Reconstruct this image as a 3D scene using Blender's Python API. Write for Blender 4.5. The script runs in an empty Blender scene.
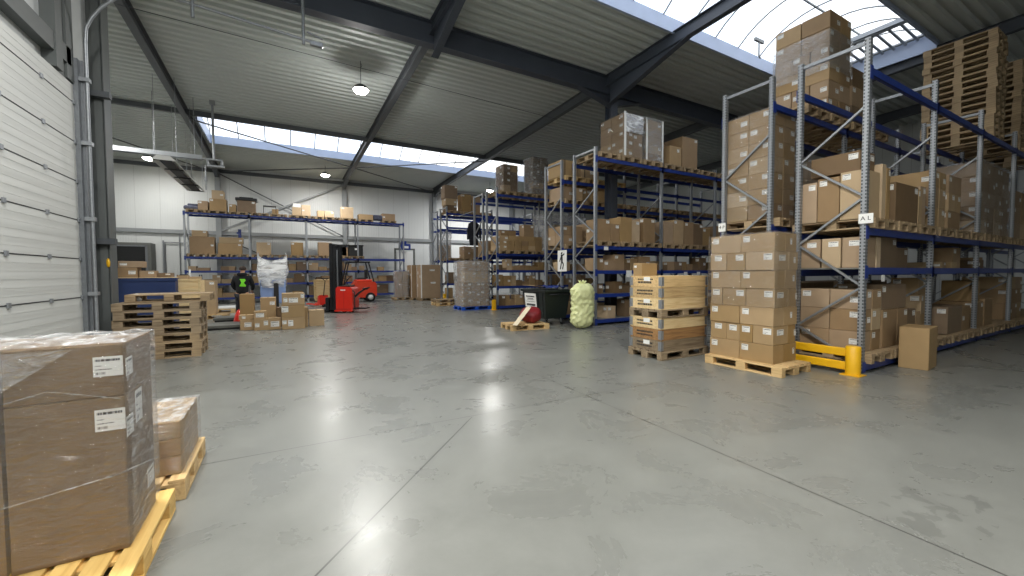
import bpy, bmesh, math, random
from mathutils import Vector, Matrix, noise
random.seed(7)
S = bpy.context.scene
COL = S.collection
PI = math.pi

# ------------------------------------------------------------------ camera
F_PX = 405.36
YAW, PITCH, ROLL = math.radians(29.4156), math.radians(-2.0791), math.radians(-0.2578)
EYE = Vector((0, 0, 1.5))
_f = Vector((math.sin(YAW) * math.cos(PITCH), math.cos(YAW) * math.cos(PITCH), math.sin(PITCH)))
_r = Vector((math.cos(YAW), -math.sin(YAW), 0))
_u = _r.cross(_f)
_r2 = _r * math.cos(ROLL) + _u * math.sin(ROLL)
_u2 = -_r * math.sin(ROLL) + _u * math.cos(ROLL)
cam = bpy.data.objects.new('camera', bpy.data.cameras.new('camera'))
COL.objects.link(cam)
cam.matrix_world = Matrix(((_r2.x, _u2.x, -_f.x, EYE.x), (_r2.y, _u2.y, -_f.y, EYE.y), (_r2.z, _u2.z, -_f.z, EYE.z), (0, 0, 0, 1)))
cam.data.sensor_width = 36
cam.data.lens = 36 * F_PX / 1024
cam.data.clip_start = 0.05
cam.data.clip_end = 200
S.camera = cam

# ------------------------------------------------------------------ materials
MATS = {}
def new_mat(name):
    m = bpy.data.materials.new(name); m.use_nodes = True
    nt = m.node_tree
    return m, nt, nt.nodes['Principled BSDF']
def lin(c):
    return tuple(((v / 255) / 12.92 if v / 255 <= .04045 else ((v / 255 + .055) / 1.055) ** 2.4) for v in c) + (1,)
def plain(name, rgb, rough=.6, metal=0., var=.0, scale=6., bump=0., bscale=40., emit=None, estr=0., rnd=0., coat=0.):
    """principled material with procedural colour variation and bump"""
    if name in MATS: return MATS[name]
    m, nt, b = new_mat(name)
    N, L = nt.nodes, nt.links
    b.inputs['Roughness'].default_value = rough
    b.inputs['Metallic'].default_value = metal
    b.inputs['Coat Weight'].default_value = coat
    col = lin(rgb)
    tc = N.new('ShaderNodeTexCoord')
    nz = N.new('ShaderNodeTexNoise'); nz.inputs['Scale'].default_value = scale; nz.inputs['Detail'].default_value = 5
    L.new(tc.outputs['Object'], nz.inputs['Vector'])
    mr = N.new('ShaderNodeMapRange')
    mr.inputs['From Min'].default_value = .3; mr.inputs['From Max'].default_value = .7
    mr.inputs['To Min'].default_value = 1 - max(var, .03); mr.inputs['To Max'].default_value = 1 + max(var, .03)
    L.new(nz.outputs['Fac'], mr.inputs['Value'])
    hs = N.new('ShaderNodeHueSaturation'); hs.inputs['Color'].default_value = col
    if rnd:
        oi = N.new('ShaderNodeObjectInfo')
        m2 = N.new('ShaderNodeMapRange'); m2.inputs['To Min'].default_value = 1 - rnd; m2.inputs['To Max'].default_value = 1 + rnd
        L.new(oi.outputs['Random'], m2.inputs['Value'])
        mu = N.new('ShaderNodeMath'); mu.operation = 'MULTIPLY'
        L.new(mr.outputs[0], mu.inputs[0]); L.new(m2.outputs[0], mu.inputs[1]); L.new(mu.outputs[0], hs.inputs['Value'])
    else:
        L.new(mr.outputs[0], hs.inputs['Value'])
    L.new(hs.outputs[0], b.inputs['Base Color'])
    if bump:
        n2 = N.new('ShaderNodeTexNoise'); n2.inputs['Scale'].default_value = bscale; n2.inputs['Detail'].default_value = 4
        L.new(tc.outputs['Object'], n2.inputs['Vector'])
        bp = N.new('ShaderNodeBump'); bp.inputs['Strength'].default_value = bump; bp.inputs['Distance'].default_value = .01
        L.new(n2.outputs['Fac'], bp.inputs['Height']); L.new(bp.outputs[0], b.inputs['Normal'])
    if emit:
        b.inputs['Emission Color'].default_value = lin(emit); b.inputs['Emission Strength'].default_value = estr
    MATS[name] = m
    return m

def math_node(nt, op, a, b=None, c=None):
    n = nt.nodes.new('ShaderNodeMath'); n.operation = op
    for i, v in enumerate((a, b, c)):
        if v is None: continue
        if isinstance(v, (int, float)): n.inputs[i].default_value = v
        else: nt.links.new(v, n.inputs[i])
    return n.outputs[0]

def cardboard(name, rgb, rough=.62, sheen=0):
    """brown corrugated board: fine flutes, object-to-object variation, tape along the closing flaps"""
    m, nt, b = new_mat(name); N, L = nt.nodes, nt.links
    b.inputs['Roughness'].default_value = rough
    tc = N.new('ShaderNodeTexCoord'); sep = N.new('ShaderNodeSeparateXYZ'); L.new(tc.outputs['Object'], sep.inputs[0])
    oi = N.new('ShaderNodeObjectInfo')
    nz = N.new('ShaderNodeTexNoise'); nz.inputs['Scale'].default_value = 5; nz.inputs['Detail'].default_value = 6
    L.new(tc.outputs['Object'], nz.inputs['Vector'])
    v = math_node(nt, 'MULTIPLY_ADD', nz.outputs['Fac'], .26, .87)
    r = math_node(nt, 'MULTIPLY_ADD', oi.outputs['Random'], .34, .83)
    val = math_node(nt, 'MULTIPLY', v, r)
    hs = N.new('ShaderNodeHueSaturation'); hs.inputs['Color'].default_value = lin(rgb); L.new(val, hs.inputs['Value'])
    sat = math_node(nt, 'MULTIPLY_ADD', oi.outputs['Random'], -.25, 1.1); L.new(sat, hs.inputs['Saturation'])
    # tape band in the middle (local x), upward faces and end faces, and the flap gap beneath it
    geo = N.new('ShaderNodeNewGeometry')
    vt = N.new('ShaderNodeVectorTransform'); vt.vector_type = 'NORMAL'; vt.convert_from = 'WORLD'; vt.convert_to = 'OBJECT'
    L.new(geo.outputs['Normal'], vt.inputs[0]); sn = N.new('ShaderNodeSeparateXYZ'); L.new(vt.outputs[0], sn.inputs[0])
    ax = math_node(nt, 'ABSOLUTE', sep.outputs['X'])
    band = math_node(nt, 'LESS_THAN', ax, .024)
    gap = math_node(nt, 'LESS_THAN', ax, .0022)
    up = math_node(nt, 'GREATER_THAN', sn.outputs['Z'], .7)
    msk = math_node(nt, 'MULTIPLY', band, up)
    mg = math_node(nt, 'MULTIPLY', gap, up)
    mx = N.new('ShaderNodeMixRGB'); mx.inputs[2].default_value = lin(tuple(min(255, int(c * 1.12 + 6)) for c in rgb))
    L.new(msk, mx.inputs[0]); L.new(hs.outputs[0], mx.inputs[1])
    mx2 = N.new('ShaderNodeMixRGB'); mx2.inputs[2].default_value = lin((52, 40, 30))
    L.new(mg, mx2.inputs[0]); L.new(mx.outputs[0], mx2.inputs[1]); L.new(mx2.outputs[0], b.inputs['Base Color'])
    ro = math_node(nt, 'MULTIPLY_ADD', msk, -.35, rough); L.new(ro, b.inputs['Roughness'])
    w = N.new('ShaderNodeTexWave'); w.inputs['Scale'].default_value = 60; w.bands_direction = 'Z'; w.inputs['Distortion'].default_value = .6
    L.new(tc.outputs['Object'], w.inputs['Vector'])
    n3 = N.new('ShaderNodeTexNoise'); n3.inputs['Scale'].default_value = 3.5; L.new(tc.outputs['Object'], n3.inputs['Vector'])
    hh = math_node(nt, 'MULTIPLY_ADD', n3.outputs['Fac'], 6., w.outputs['Fac'])
    bp = N.new('ShaderNodeBump'); bp.inputs['Strength'].default_value = .12; bp.inputs['Distance'].default_value = .004
    L.new(hh, bp.inputs['Height']); L.new(bp.outputs[0], b.inputs['Normal'])
    MATS[name] = m
    return m

def wood(name, rgb, rgb2, rough=.75, axis='X'):
    m, nt, b = new_mat(name); N, L = nt.nodes, nt.links
    b.inputs['Roughness'].default_value = rough
    tc = N.new('ShaderNodeTexCoord'); mp = N.new('ShaderNodeMapping')
    mp.inputs['Scale'].default_value = {'X': (1, 14, 14), 'Y': (14, 1, 14), 'Z': (14, 14, 1)}[axis]
    L.new(tc.outputs['Object'], mp.inputs['Vector'])
    nz = N.new('ShaderNodeTexNoise'); nz.inputs['Scale'].default_value = 2.2; nz.inputs['Detail'].default_value = 8; nz.inputs['Distortion'].default_value = .6
    L.new(mp.outputs[0], nz.inputs['Vector'])
    oi = N.new('ShaderNodeObjectInfo')
    # board-to-board difference in tone
    vo = N.new('ShaderNodeTexVoronoi'); vo.inputs['Scale'].default_value = 3.1; L.new(tc.outputs['Object'], vo.inputs['Vector'])
    cr = N.new('ShaderNodeValToRGB'); cr.color_ramp.elements[0].color = lin(rgb2); cr.color_ramp.elements[1].color = lin(rgb)
    cr.color_ramp.elements[0].position = .3; cr.color_ramp.elements[1].position = .62
    f = math_node(nt, 'MULTIPLY_ADD', vo.outputs['Distance'], .12, nz.outputs['Fac']); L.new(f, cr.inputs[0])
    hs = N.new('ShaderNodeHueSaturation'); L.new(cr.outputs[0], hs.inputs['Color'])
    L.new(math_node(nt, 'MULTIPLY_ADD', oi.outputs['Random'], .35, .82), hs.inputs['Value'])
    L.new(hs.outputs[0], b.inputs['Base Color'])
    bp = N.new('ShaderNodeBump'); bp.inputs['Strength'].default_value = .25; bp.inputs['Distance'].default_value = .003
    L.new(nz.outputs['Fac'], bp.inputs['Height']); L.new(bp.outputs[0], b.inputs['Normal'])
    MATS[name] = m
    return m

def film_mat(name, haze=.1, gloss=.16, stripes=14., bd=.05):
    """stretch film: mostly clear, wrinkled, glossy"""
    m, nt, b = new_mat(name); N, L = nt.nodes, nt.links
    out = N['Material Output']
    tc = N.new('ShaderNodeTexCoord'); mp = N.new('ShaderNodeMapping'); mp.inputs['Scale'].default_value = (1.2, 1.2, 4.5); mp.inputs['Rotation'].default_value = (.25, .15, 0)
    L.new(tc.outputs['Object'], mp.inputs['Vector'])
    nz = N.new('ShaderNodeTexNoise'); nz.inputs['Scale'].default_value = stripes * .45; nz.inputs['Detail'].default_value = 5; nz.inputs['Distortion'].default_value = 1.5
    L.new(mp.outputs[0], nz.inputs['Vector'])
    bp = N.new('ShaderNodeBump'); bp.inputs['Strength'].default_value = 1.; bp.inputs['Distance'].default_value = bd
    L.new(nz.outputs['Fac'], bp.inputs['Height'])
    tr = N.new('ShaderNodeBsdfTransparent'); tr.inputs[0].default_value = (.97, .97, .97, 1)
    gl = N.new('ShaderNodeBsdfGlossy'); gl.inputs['Roughness'].default_value = .1; gl.inputs['Color'].default_value = (1, 1, 1, 1)
    L.new(bp.outputs[0], gl.inputs['Normal'])
    df = N.new('ShaderNodeBsdfDiffuse'); df.inputs[0].default_value = (.85, .87, .88, 1); L.new(bp.outputs[0], df.inputs['Normal'])
    hz = N.new('ShaderNodeMapRange'); hz.inputs['From Min'].default_value = .45; hz.inputs['From Max'].default_value = .75
    hz.inputs['To Min'].default_value = haze * .4; hz.inputs['To Max'].default_value = haze * 2.6
    L.new(nz.outputs['Fac'], hz.inputs['Value'])
    m1 = N.new('ShaderNodeMixShader'); L.new(hz.outputs[0], m1.inputs[0]); L.new(tr.outputs[0], m1.inputs[1]); L.new(df.outputs[0], m1.inputs[2])
    fr = N.new('ShaderNodeLayerWeight'); fr.inputs['Blend'].default_value = .25; L.new(bp.outputs[0], fr.inputs['Normal'])
    g = math_node(nt, 'MULTIPLY_ADD', fr.outputs['Fresnel'], .3, gloss)
    m2 = N.new('ShaderNodeMixShader'); L.new(g, m2.inputs[0]); L.new(m1.outputs[0], m2.inputs[1]); L.new(gl.outputs[0], m2.inputs[2])
    L.new(m2.outputs[0], out.inputs['Surface'])
    MATS[name] = m
    return m

CARD = {'card_brown': (152, 126, 94), 'card_warm': (163, 135, 94), 'card_dark': (118, 96, 70), 'card_pale': (178, 154, 120)}
for k_, v_ in CARD.items(): cardboard(k_, v_)
wood('wood_old', (162, 140, 108), (112, 92, 68))
wood('wood_new', (206, 176, 126), (172, 138, 92))
wood('wood_yellow', (228, 190, 116), (206, 162, 88))
wood('wood_pale', (232, 206, 156), (206, 172, 118))
wood('wood_grey', (150, 132, 106), (110, 92, 70))
wood('wood_brown', (170, 128, 80), (122, 88, 54))
film_mat('film_clear', .018, .09)
film_mat('film_hazy', .15, .1)
film_mat('film_thick', .26, .08)
film_mat('bag_white', .66, .03, 3, .004)
plain('steel_dark', (78, 82, 86), .5, .0, .06, 3)
plain('steel_column', (86, 90, 89), .5, .0, .05, 3)
plain('beam_dark', (66, 72, 82), .5, .0, .06, 3)
plain('steel_grey', (140, 144, 146), .5, .1, .05, 3)
plain('galv', (148, 152, 156), .42, .55, .1, 30)
plain('galv_dark', (118, 122, 126), .5, .5, .08, 20)
plain('rack_blue', (30, 54, 128), .42, 0, .07, 5)
plain('rack_blue_dark', (22, 34, 72), .5, 0, .07, 5)
plain('deck_dark', (58, 56, 54), .7, 0, .1, 5)
plain('deck_grey', (122, 122, 118), .6, .2, .1, 5)
plain('black_plastic', (22, 24, 24), .42, 0, .06, 10)
plain('black_metal', (26, 27, 30), .4, .2, .06, 10)
plain('bin_green', (26, 34, 32), .38, 0, .06, 8)
plain('rubber', (20, 20, 20), .8)
plain('red_paint', (214, 42, 26), .32, 0, .03, 3, coat=.4)
plain('red_dark', (150, 26, 22), .4, 0, .05, 3)
plain('orange_red', (226, 62, 30), .32, 0, .03, 3, coat=.4)
plain('yellow_paint', (232, 178, 22), .42, 0, .04, 4)
plain('paper', (236, 236, 232), .6, 0, .02, 4)
plain('white_paint', (225, 226, 224), .5, 0, .03, 3)
plain('white_plastic', (214, 216, 214), .35, 0, .04, 5)
plain('ink', (34, 34, 36), .7)
plain('blue_panel', (24, 48, 96), .5, 0, .05, 4)
plain('blue_pallet', (26, 84, 190), .45, 0, .05, 5)
plain('light_blue', (128, 152, 198), .45, 0, .05, 5)
plain('hoodie', (17, 19, 22), .95, 0, .1, 12, bump=.3, bscale=30)
plain('green_print', (120, 220, 40), .7)
plain('trousers', (34, 36, 44), .9, 0, .1, 12)
plain('skin', (204, 156, 128), .55, 0, .04, 8)
plain('hair', (46, 34, 26), .8, 0, .1, 60, bump=.5, bscale=120)
plain('red_cloth', (126, 24, 30), .55, 0, .15, 9, bump=.6, bscale=14)
plain('jacket_black', (24, 26, 34), .8, 0, .1, 9)
plain('card_cream', (222, 208, 178), .7, 0, .05, 5)
plain('screen_black', (14, 15, 17), .25)
plain('machine_grey', (96, 98, 94), .5, 0, .05, 4)
plain('purple_grey', (120, 112, 122), .6, 0, .05, 4)
plain('printed_box', (70, 74, 92), .5, 0, .3, 8)
plain('lamp_lens', (255, 250, 240), .4, emit=(255, 248, 232), estr=60)
plain('heater_black', (40, 40, 40), .5, .4)

def perforated(name='galv_perforated'):
    """galvanised upright: two columns of punched slots down its face"""
    m, nt, b = new_mat(name); N, L = nt.nodes, nt.links
    tc = N.new('ShaderNodeTexCoord'); s = N.new('ShaderNodeSeparateXYZ'); L.new(tc.outputs['Object'], s.inputs[0])
    fz = math_node(nt, 'ABSOLUTE', math_node(nt, 'SUBTRACT', math_node(nt, 'FRACT', math_node(nt, 'MULTIPLY', s.outputs['Z'], 20.)), .5))
    def slot(c):
        return math_node(nt, 'LESS_THAN', math_node(nt, 'ABSOLUTE', math_node(nt, 'SUBTRACT', math_node(nt, 'ABSOLUTE', c), .024)), .009)
    h = math_node(nt, 'MULTIPLY', math_node(nt, 'LESS_THAN', fz, .27), math_node(nt, 'MAXIMUM', slot(s.outputs['X']), slot(s.outputs['Y'])))
    mx = N.new('ShaderNodeMixRGB'); mx.inputs[1].default_value = lin((152, 156, 160)); mx.inputs[2].default_value = lin((60, 62, 66)); L.new(h, mx.inputs[0])
    L.new(mx.outputs[0], b.inputs['Base Color']); b.inputs['Roughness'].default_value = .42
    L.new(math_node(nt, 'MULTIPLY_ADD', h, -.5, .5), b.inputs['Metallic'])
    MATS[name] = m
perforated()

def print_mat(name='printed_label'):
    """white paper label: heading bar, text lines and a bar code in black"""
    m, nt, b = new_mat(name); N, L = nt.nodes, nt.links
    b.inputs['Roughness'].default_value = .55
    tc = N.new('ShaderNodeTexCoord'); s = N.new('ShaderNodeSeparateXYZ'); L.new(tc.outputs['Generated'], s.inputs[0])
    x, z = s.outputs['X'], s.outputs['Z']
    def between(v, a, c): return math_node(nt, 'MULTIPLY', math_node(nt, 'GREATER_THAN', v, a), math_node(nt, 'LESS_THAN', v, c))
    def brk(sc, th):
        n = N.new('ShaderNodeTexNoise'); n.inputs['Scale'].default_value = 1; n.inputs['Detail'].default_value = 0
        mp = N.new('ShaderNodeMapping'); mp.inputs['Scale'].default_value = (sc, .01, .01); L.new(tc.outputs['Generated'], mp.inputs['Vector']); L.new(mp.outputs[0], n.inputs['Vector'])
        return math_node(nt, 'GREATER_THAN', n.outputs['Fac'], th)
    a = math_node(nt, 'MULTIPLY', math_node(nt, 'MULTIPLY', between(z, .76, .88), between(x, .07, .9)), brk(26, .42))
    c = math_node(nt, 'MULTIPLY', math_node(nt, 'MULTIPLY', between(z, .52, .56), between(x, .07, .3)), brk(60, .45))
    d = math_node(nt, 'MULTIPLY', math_node(nt, 'MULTIPLY', between(z, .33, .38), between(x, .07, .62)), brk(50, .45))
    e = math_node(nt, 'MULTIPLY', math_node(nt, 'MULTIPLY', between(z, .1, .22), between(x, .07, .4)), brk(90, .5))
    t = math_node(nt, 'MAXIMUM', math_node(nt, 'MAXIMUM', a, c), math_node(nt, 'MAXIMUM', d, e))
    mx = N.new('ShaderNodeMixRGB'); mx.inputs[1].default_value = lin((226, 226, 222)); mx.inputs[2].default_value = lin((40, 40, 44)); L.new(t, mx.inputs[0])
    L.new(mx.outputs[0], b.inputs['Base Color'])
    MATS[name] = m
print_mat()

# ------------------------------------------------------------------ mesh collector
class G:
    def __init__(s): s.v = []; s.f = []; s.m = []; s.sm = []
    def add(s, vs, fs, mi=0, smooth=False, M=None):
        n = len(s.v)
        s.v += [tuple(M @ Vector(p)) if M else tuple(p) for p in vs]
        s.f += [tuple(n + i for i in f) for f in fs]; s.m += [mi] * len(fs); s.sm += [smooth] * len(fs)
        return s
    def box(s, x0, x1, y0, y1, z0, z1, mi=0, M=None):
        vs = [(x, y, z) for z in (z0, z1) for y in (y0, y1) for x in (x0, x1)]
        return s.add(vs, [(0, 2, 3, 1), (4, 5, 7, 6), (0, 1, 5, 4), (2, 6, 7, 3), (0, 4, 6, 2), (1, 3, 7, 5)], mi, M=M)
    def bbox(s, x0, x1, y0, y1, z0, z1, b=.004, mi=0, M=None):
        """box with chamfered edges"""
        b = min(b, (x1 - x0) * .3, (y1 - y0) * .3, (z1 - z0) * .3)
        bm = bmesh.new(); bmesh.ops.create_cube(bm, size=1)
        for v in bm.verts: v.co = Vector(((x0 + x1) / 2 + v.co.x * (x1 - x0), (y0 + y1) / 2 + v.co.y * (y1 - y0), (z0 + z1) / 2 + v.co.z * (z1 - z0)))
        bmesh.ops.bevel(bm, geom=bm.edges[:], offset=b, segments=1, affect='EDGES')
        bm.verts.index_update()
        s.add([v.co[:] for v in bm.verts], [[v.index for v in f.verts] for f in bm.faces], mi, M=M); bm.free()
        return s
    def bar(s, p, q, w, h=None, mi=0, up=(0, 0, 1)):
        """rectangular bar from p to q: w across, h along up"""
        h = w if h is None else h
        p, q = Vector(p), Vector(q); d = (q - p).normalized(); u = Vector(up)
        a = d.cross(u)
        if a.length < 1e-4: a = d.cross(Vector((1, 0, 0)))
        a.normalize(); c = a.cross(d).normalized()
        vs = [e + a * (i * w / 2) + c * (j * h / 2) for e in (p, q) for i, j in ((-1, -1), (1, -1), (1, 1), (-1, 1))]
        return s.add(vs, [(3, 2, 1, 0), (4, 5, 6, 7), (0, 1, 5, 4), (1, 2, 6, 5), (2, 3, 7, 6), (3, 0, 4, 7)], mi)
    def tube(s, pts, r, n=8, mi=0, cap=True):
        pts = [Vector(p) for p in pts]; rs = r if isinstance(r, (list, tuple)) else [r] * len(pts)
        rings = []; prev = None; base = len(s.v); vs = []; fs = []
        for i, p in enumerate(pts):
            d = (pts[min(i + 1, len(pts) - 1)] - pts[max(i - 1, 0)]).normalized()
            if prev is None: a = d.orthogonal().normalized()
            else: a = (prev - d * prev.dot(d)).normalized()
            prev = a; b = d.cross(a)
            for k in range(n):
                t = 2 * PI * k / n; vs.append(p + a * (math.cos(t) * rs[i]) + b * (math.sin(t) * rs[i]))
        for i in range(len(pts) - 1):
            for k in range(n):
                fs.append((i * n + k, i * n + (k + 1) % n, (i + 1) * n + (k + 1) % n, (i + 1) * n + k))
        s.add(vs, fs, mi, True)
        if cap:
            m = len(pts) - 1
            s.add([vs[k] for k in range(n)][::-1] + [vs[m * n + k] for k in range(n)], [tuple(range(n)), tuple(range(n, 2 * n))], mi)
        return s
    def lathe(s, prof, n=20, M=None, mi=0):
        vs = [(r * math.cos(2 * PI * k / n), r * math.sin(2 * PI * k / n), z) for r, z in prof for k in range(n)]
        fs = [(i * n + k, i * n + (k + 1) % n, (i + 1) * n + (k + 1) % n, (i + 1) * n + k) for i in range(len(prof) - 1) for k in range(n)]
        return s.add(vs, fs, mi, True, M)
    def prism(s, poly, y0, y1, mi=0, M=None):
        """polygon in x-z swept along y"""
        n = len(poly); vs = [(x, y0, z) for x, z in poly] + [(x, y1, z) for x, z in poly]
        fs = [tuple(range(n)), tuple(range(2 * n - 1, n - 1, -1))] + [(i + n, (i + 1) % n + n, (i + 1) % n, i) for i in range(n)]
        return s.add(vs, fs, mi, M=M)
    def build(s, name, mats, parent=None, loc=(0, 0, 0), rz=0, fix=False):
        me = bpy.data.meshes.new(name); me.from_pydata(s.v, [], s.f)
        for m in (mats if isinstance(mats, (list, tuple)) else [mats]): me.materials.append(MATS[m])
        me.polygons.foreach_set('material_index', s.m); me.polygons.foreach_set('use_smooth', s.sm)
        if fix:
            bm = bmesh.new(); bm.from_mesh(me); bmesh.ops.recalc_face_normals(bm, faces=bm.faces[:]); bm.to_mesh(me); bm.free()
        me.update()
        o = bpy.data.objects.new(name, me); COL.objects.link(o)
        o.location = loc; o.rotation_euler = (0, 0, rz)
        if parent: o.parent = parent
        return o
def tag(o, label, cat, group=None, kind=None):
    o['label'] = label; o['category'] = cat
    if group: o['group'] = group
    if kind: o['kind'] = kind
    return o
def struct(o, label=None):
    o['kind'] = 'structure'
    if label: o['label'] = label
    return o
def thing(name, label, cat, loc=(0, 0, 0), rz=0, group=None):
    o = bpy.data.objects.new(name, None); COL.objects.link(o); o.empty_display_size = .1
    o.location = loc; o.rotation_euler = (0, 0, rz)
    return tag(o, label, cat, group)
KIDS = {}   # parts of each thing, remembered once
def copy_tree(o, parent=None):
    if o.name not in KIDS: KIDS[o.name] = list(o.children)
    ks = KIDS[o.name]
    c = o.copy(); COL.objects.link(c)
    if parent: c.parent = parent
    for ch in ks: copy_tree(ch, c)
    return c
ORD = ['first', 'second', 'third', 'fourth', 'fifth', 'sixth', 'seventh', 'eighth', 'ninth', 'tenth', 'eleventh', 'twelfth', 'thirteenth', 'fourteenth', 'fifteenth',
       'sixteenth', 'seventeenth', 'eighteenth', 'nineteenth', 'twentieth', 'twenty-first', 'twenty-second', 'twenty-third', 'twenty-fourth', 'twenty-fifth', 'twenty-sixth', 'twenty-seventh', 'twenty-eighth']
# ================================================================== THE HALL
YB = 27.5                                   # back wall
XL, XR, YF, XLB = -2.8, 24.0, -7.0, -8.6    # door wall, far right wall, wall behind the camera, left wall of the deeper part
def zr(y): return 7.85 - .025 * (y - 10)    # underside of the roof
# floor -------------------------------------------------------------
def floor_material():
    m, nt, b = new_mat('polished_concrete'); N, L = nt.nodes, nt.links
    tc = N.new('ShaderNodeTexCoord'); P = tc.outputs['Object']
    def noise_(sc, det=5, dist=0., rough=.5):
        n = N.new('ShaderNodeTexNoise'); n.inputs['Scale'].default_value = sc; n.inputs['Detail'].default_value = det
        n.inputs['Distortion'].default_value = dist; n.inputs['Roughness'].default_value = rough; L.new(P, n.inputs['Vector']); return n.outputs['Fac']
    big = noise_(.35, 4, .6); mid = noise_(1.6, 9, .5, .66); fine = noise_(24, 6, 0, .7)
    v = math_node(nt, 'MULTIPLY_ADD', big, .4, math_node(nt, 'MULTIPLY_ADD', mid, .6, math_node(nt, 'MULTIPLY_ADD', fine, .1, .45)))
    hs = N.new('ShaderNodeHueSaturation'); hs.inputs['Color'].default_value = lin((119, 120, 115)); L.new(v, hs.inputs['Value'])
    # damp blotches near the right
    s = N.new('ShaderNodeSeparateXYZ'); L.new(P, s.inputs[0])
    def gauss(cx, cy, rx, ry):
        dx = math_node(nt, 'DIVIDE', math_node(nt, 'SUBTRACT', s.outputs['X'], cx), rx); dy = math_node(nt, 'DIVIDE', math_node(nt, 'SUBTRACT', s.outputs['Y'], cy), ry)
        d = math_node(nt, 'ADD', math_node(nt, 'MULTIPLY', dx, dx), math_node(nt, 'MULTIPLY', dy, dy))
        return math_node(nt, 'LESS_THAN', d, 1.)
    bl = noise_(6.5, 3, .4)
    st = math_node(nt, 'MULTIPLY', math_node(nt, 'GREATER_THAN', bl, .545), gauss(3.52, .86, .5, .24))
    dk = math_node(nt, 'MULTIPLY', st, .22)
    # saw-cut joints: lines a*x+b*y=c
    def joint(p, q, wd, seg=False):
        (x0, y0), (x1, y1) = p, q; l = math.hypot(x1 - x0, y1 - y0); a, c = -(y1 - y0) / l, (x1 - x0) / l; k = a * x0 + c * y0
        d = math_node(nt, 'ABSOLUTE', math_node(nt, 'SUBTRACT', math_node(nt, 'ADD', math_node(nt, 'MULTIPLY', s.outputs['X'], a), math_node(nt, 'MULTIPLY', s.outputs['Y'], c)), k))
        r = math_node(nt, 'LESS_THAN', d, wd)
        if seg:
            t = math_node(nt, 'ADD', math_node(nt, 'MULTIPLY', s.outputs['X'], (x1 - x0) / l), math_node(nt, 'MULTIPLY', s.outputs['Y'], (y1 - y0) / l))
            t0 = x0 * (x1 - x0) / l + y0 * (y1 - y0) / l
            r = math_node(nt, 'MULTIPLY', r, math_node(nt, 'MULTIPLY', math_node(nt, 'GREATER_THAN', t, t0), math_node(nt, 'LESS_THAN', t, t0 + l)))
        return r
    j = joint((3.386, 8.544), (3.072, .521), .0065)
    for a in (joint((-.604, 3.951), (5.634, 3.777), .006), joint((-.6, 1.45), (1.69, 3.86), .006, True), joint((-3, 10.2), (9, 10.2), .004), joint((-3, 17.5), (9, 17.5), .004), joint((9.4, 0), (9.4, 10), .004)):
        j = math_node(nt, 'MAXIMUM', j, a)
    mx = N.new('ShaderNodeMixRGB'); L.new(dk, mx.inputs[0]); L.new(hs.outputs[0], mx.inputs[1]); mx.inputs[2].default_value = lin((40, 40, 38))
    m3 = N.new('ShaderNodeMixRGB'); L.new(math_node(nt, 'MULTIPLY', j, .8), m3.inputs[0]); L.new(mx.outputs[0], m3.inputs[1]); m3.inputs[2].default_value = lin((44, 44, 42))
    L.new(m3.outputs[0], b.inputs['Base Color'])
    r = math_node(nt, 'MULTIPLY_ADD', mid, .3, math_node(nt, 'MULTIPLY_ADD', big, .08, .105))
    L.new(r, b.inputs['Roughness'])
    bp = N.new('ShaderNodeBump'); bp.inputs['Strength'].default_value = .02; bp.inputs['Distance'].default_value = .001
    L.new(fine, bp.inputs['Height']); L.new(bp.outputs[0], b.inputs['Normal'])
    b.inputs['Specular IOR Level'].default_value = .5
    MATS['floor'] = m
floor_material()
struct(G().box(XLB - .3, XR + .3, YF - .3, YB + .3, -.3, 0).build('floor', 'floor'), 'polished grey concrete floor with saw-cut joints')

def panel_mat(name, rgb, pitch, horiz=False, ribs=0., rough=.45, vary=.03, line=.006):
    """sandwich-panel cladding with thin joints and fine ribs"""
    m, nt, b = new_mat(name); N, L = nt.nodes, nt.links
    tc = N.new('ShaderNodeTexCoord'); s = N.new('ShaderNodeSeparateXYZ'); L.new(tc.outputs['Object'], s.inputs[0])
    c = s.outputs['Z'] if horiz else math_node(nt, 'ADD', s.outputs['X'], s.outputs['Y'])
    fr = math_node(nt, 'ABSOLUTE', math_node(nt, 'SUBTRACT', math_node(nt, 'FRACT', math_node(nt, 'DIVIDE', c, pitch)), .5))
    ln = math_node(nt, 'GREATER_THAN', fr, .5 - line / pitch)
    nz = N.new('ShaderNodeTexNoise'); nz.inputs['Scale'].default_value = .8; L.new(tc.outputs['Object'], nz.inputs['Vector'])
    hs = N.new('ShaderNodeHueSaturation'); hs.inputs['Color'].default_value = lin(rgb); L.new(math_node(nt, 'MULTIPLY_ADD', nz.outputs['Fac'], vary * 2, 1 - vary), hs.inputs['Value'])
    mx = N.new('ShaderNodeMixRGB'); L.new(math_node(nt, 'MULTIPLY', ln, .45), mx.inputs[0]); L.new(hs.outputs[0], mx.inputs[1]); mx.inputs[2].default_value = lin((90, 92, 92))
    L.new(mx.outputs[0], b.inputs['Base Color']); b.inputs['Roughness'].default_value = rough
    if ribs:
        w = N.new('ShaderNodeTexWave'); w.bands_direction = 'Z' if horiz else 'X'; w.inputs['Scale'].default_value = ribs
        L.new(tc.outputs['Object'], w.inputs['Vector'])
        bp = N.new('ShaderNodeBump'); bp.inputs['Strength'].default_value = .4; bp.inputs['Distance'].default_value = .006
        L.new(w.outputs['Fac'], bp.inputs['Height']); L.new(bp.outputs[0], b.inputs['Normal'])
    MATS[name] = m
panel_mat('wall_panel', (206, 209, 208), 1.0, ribs=3.)
panel_mat('wall_panel_y', (200, 203, 202), 1.0)
panel_mat('door_panel', (206, 207, 202), 5, horiz=True, ribs=2.0, line=0)
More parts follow.
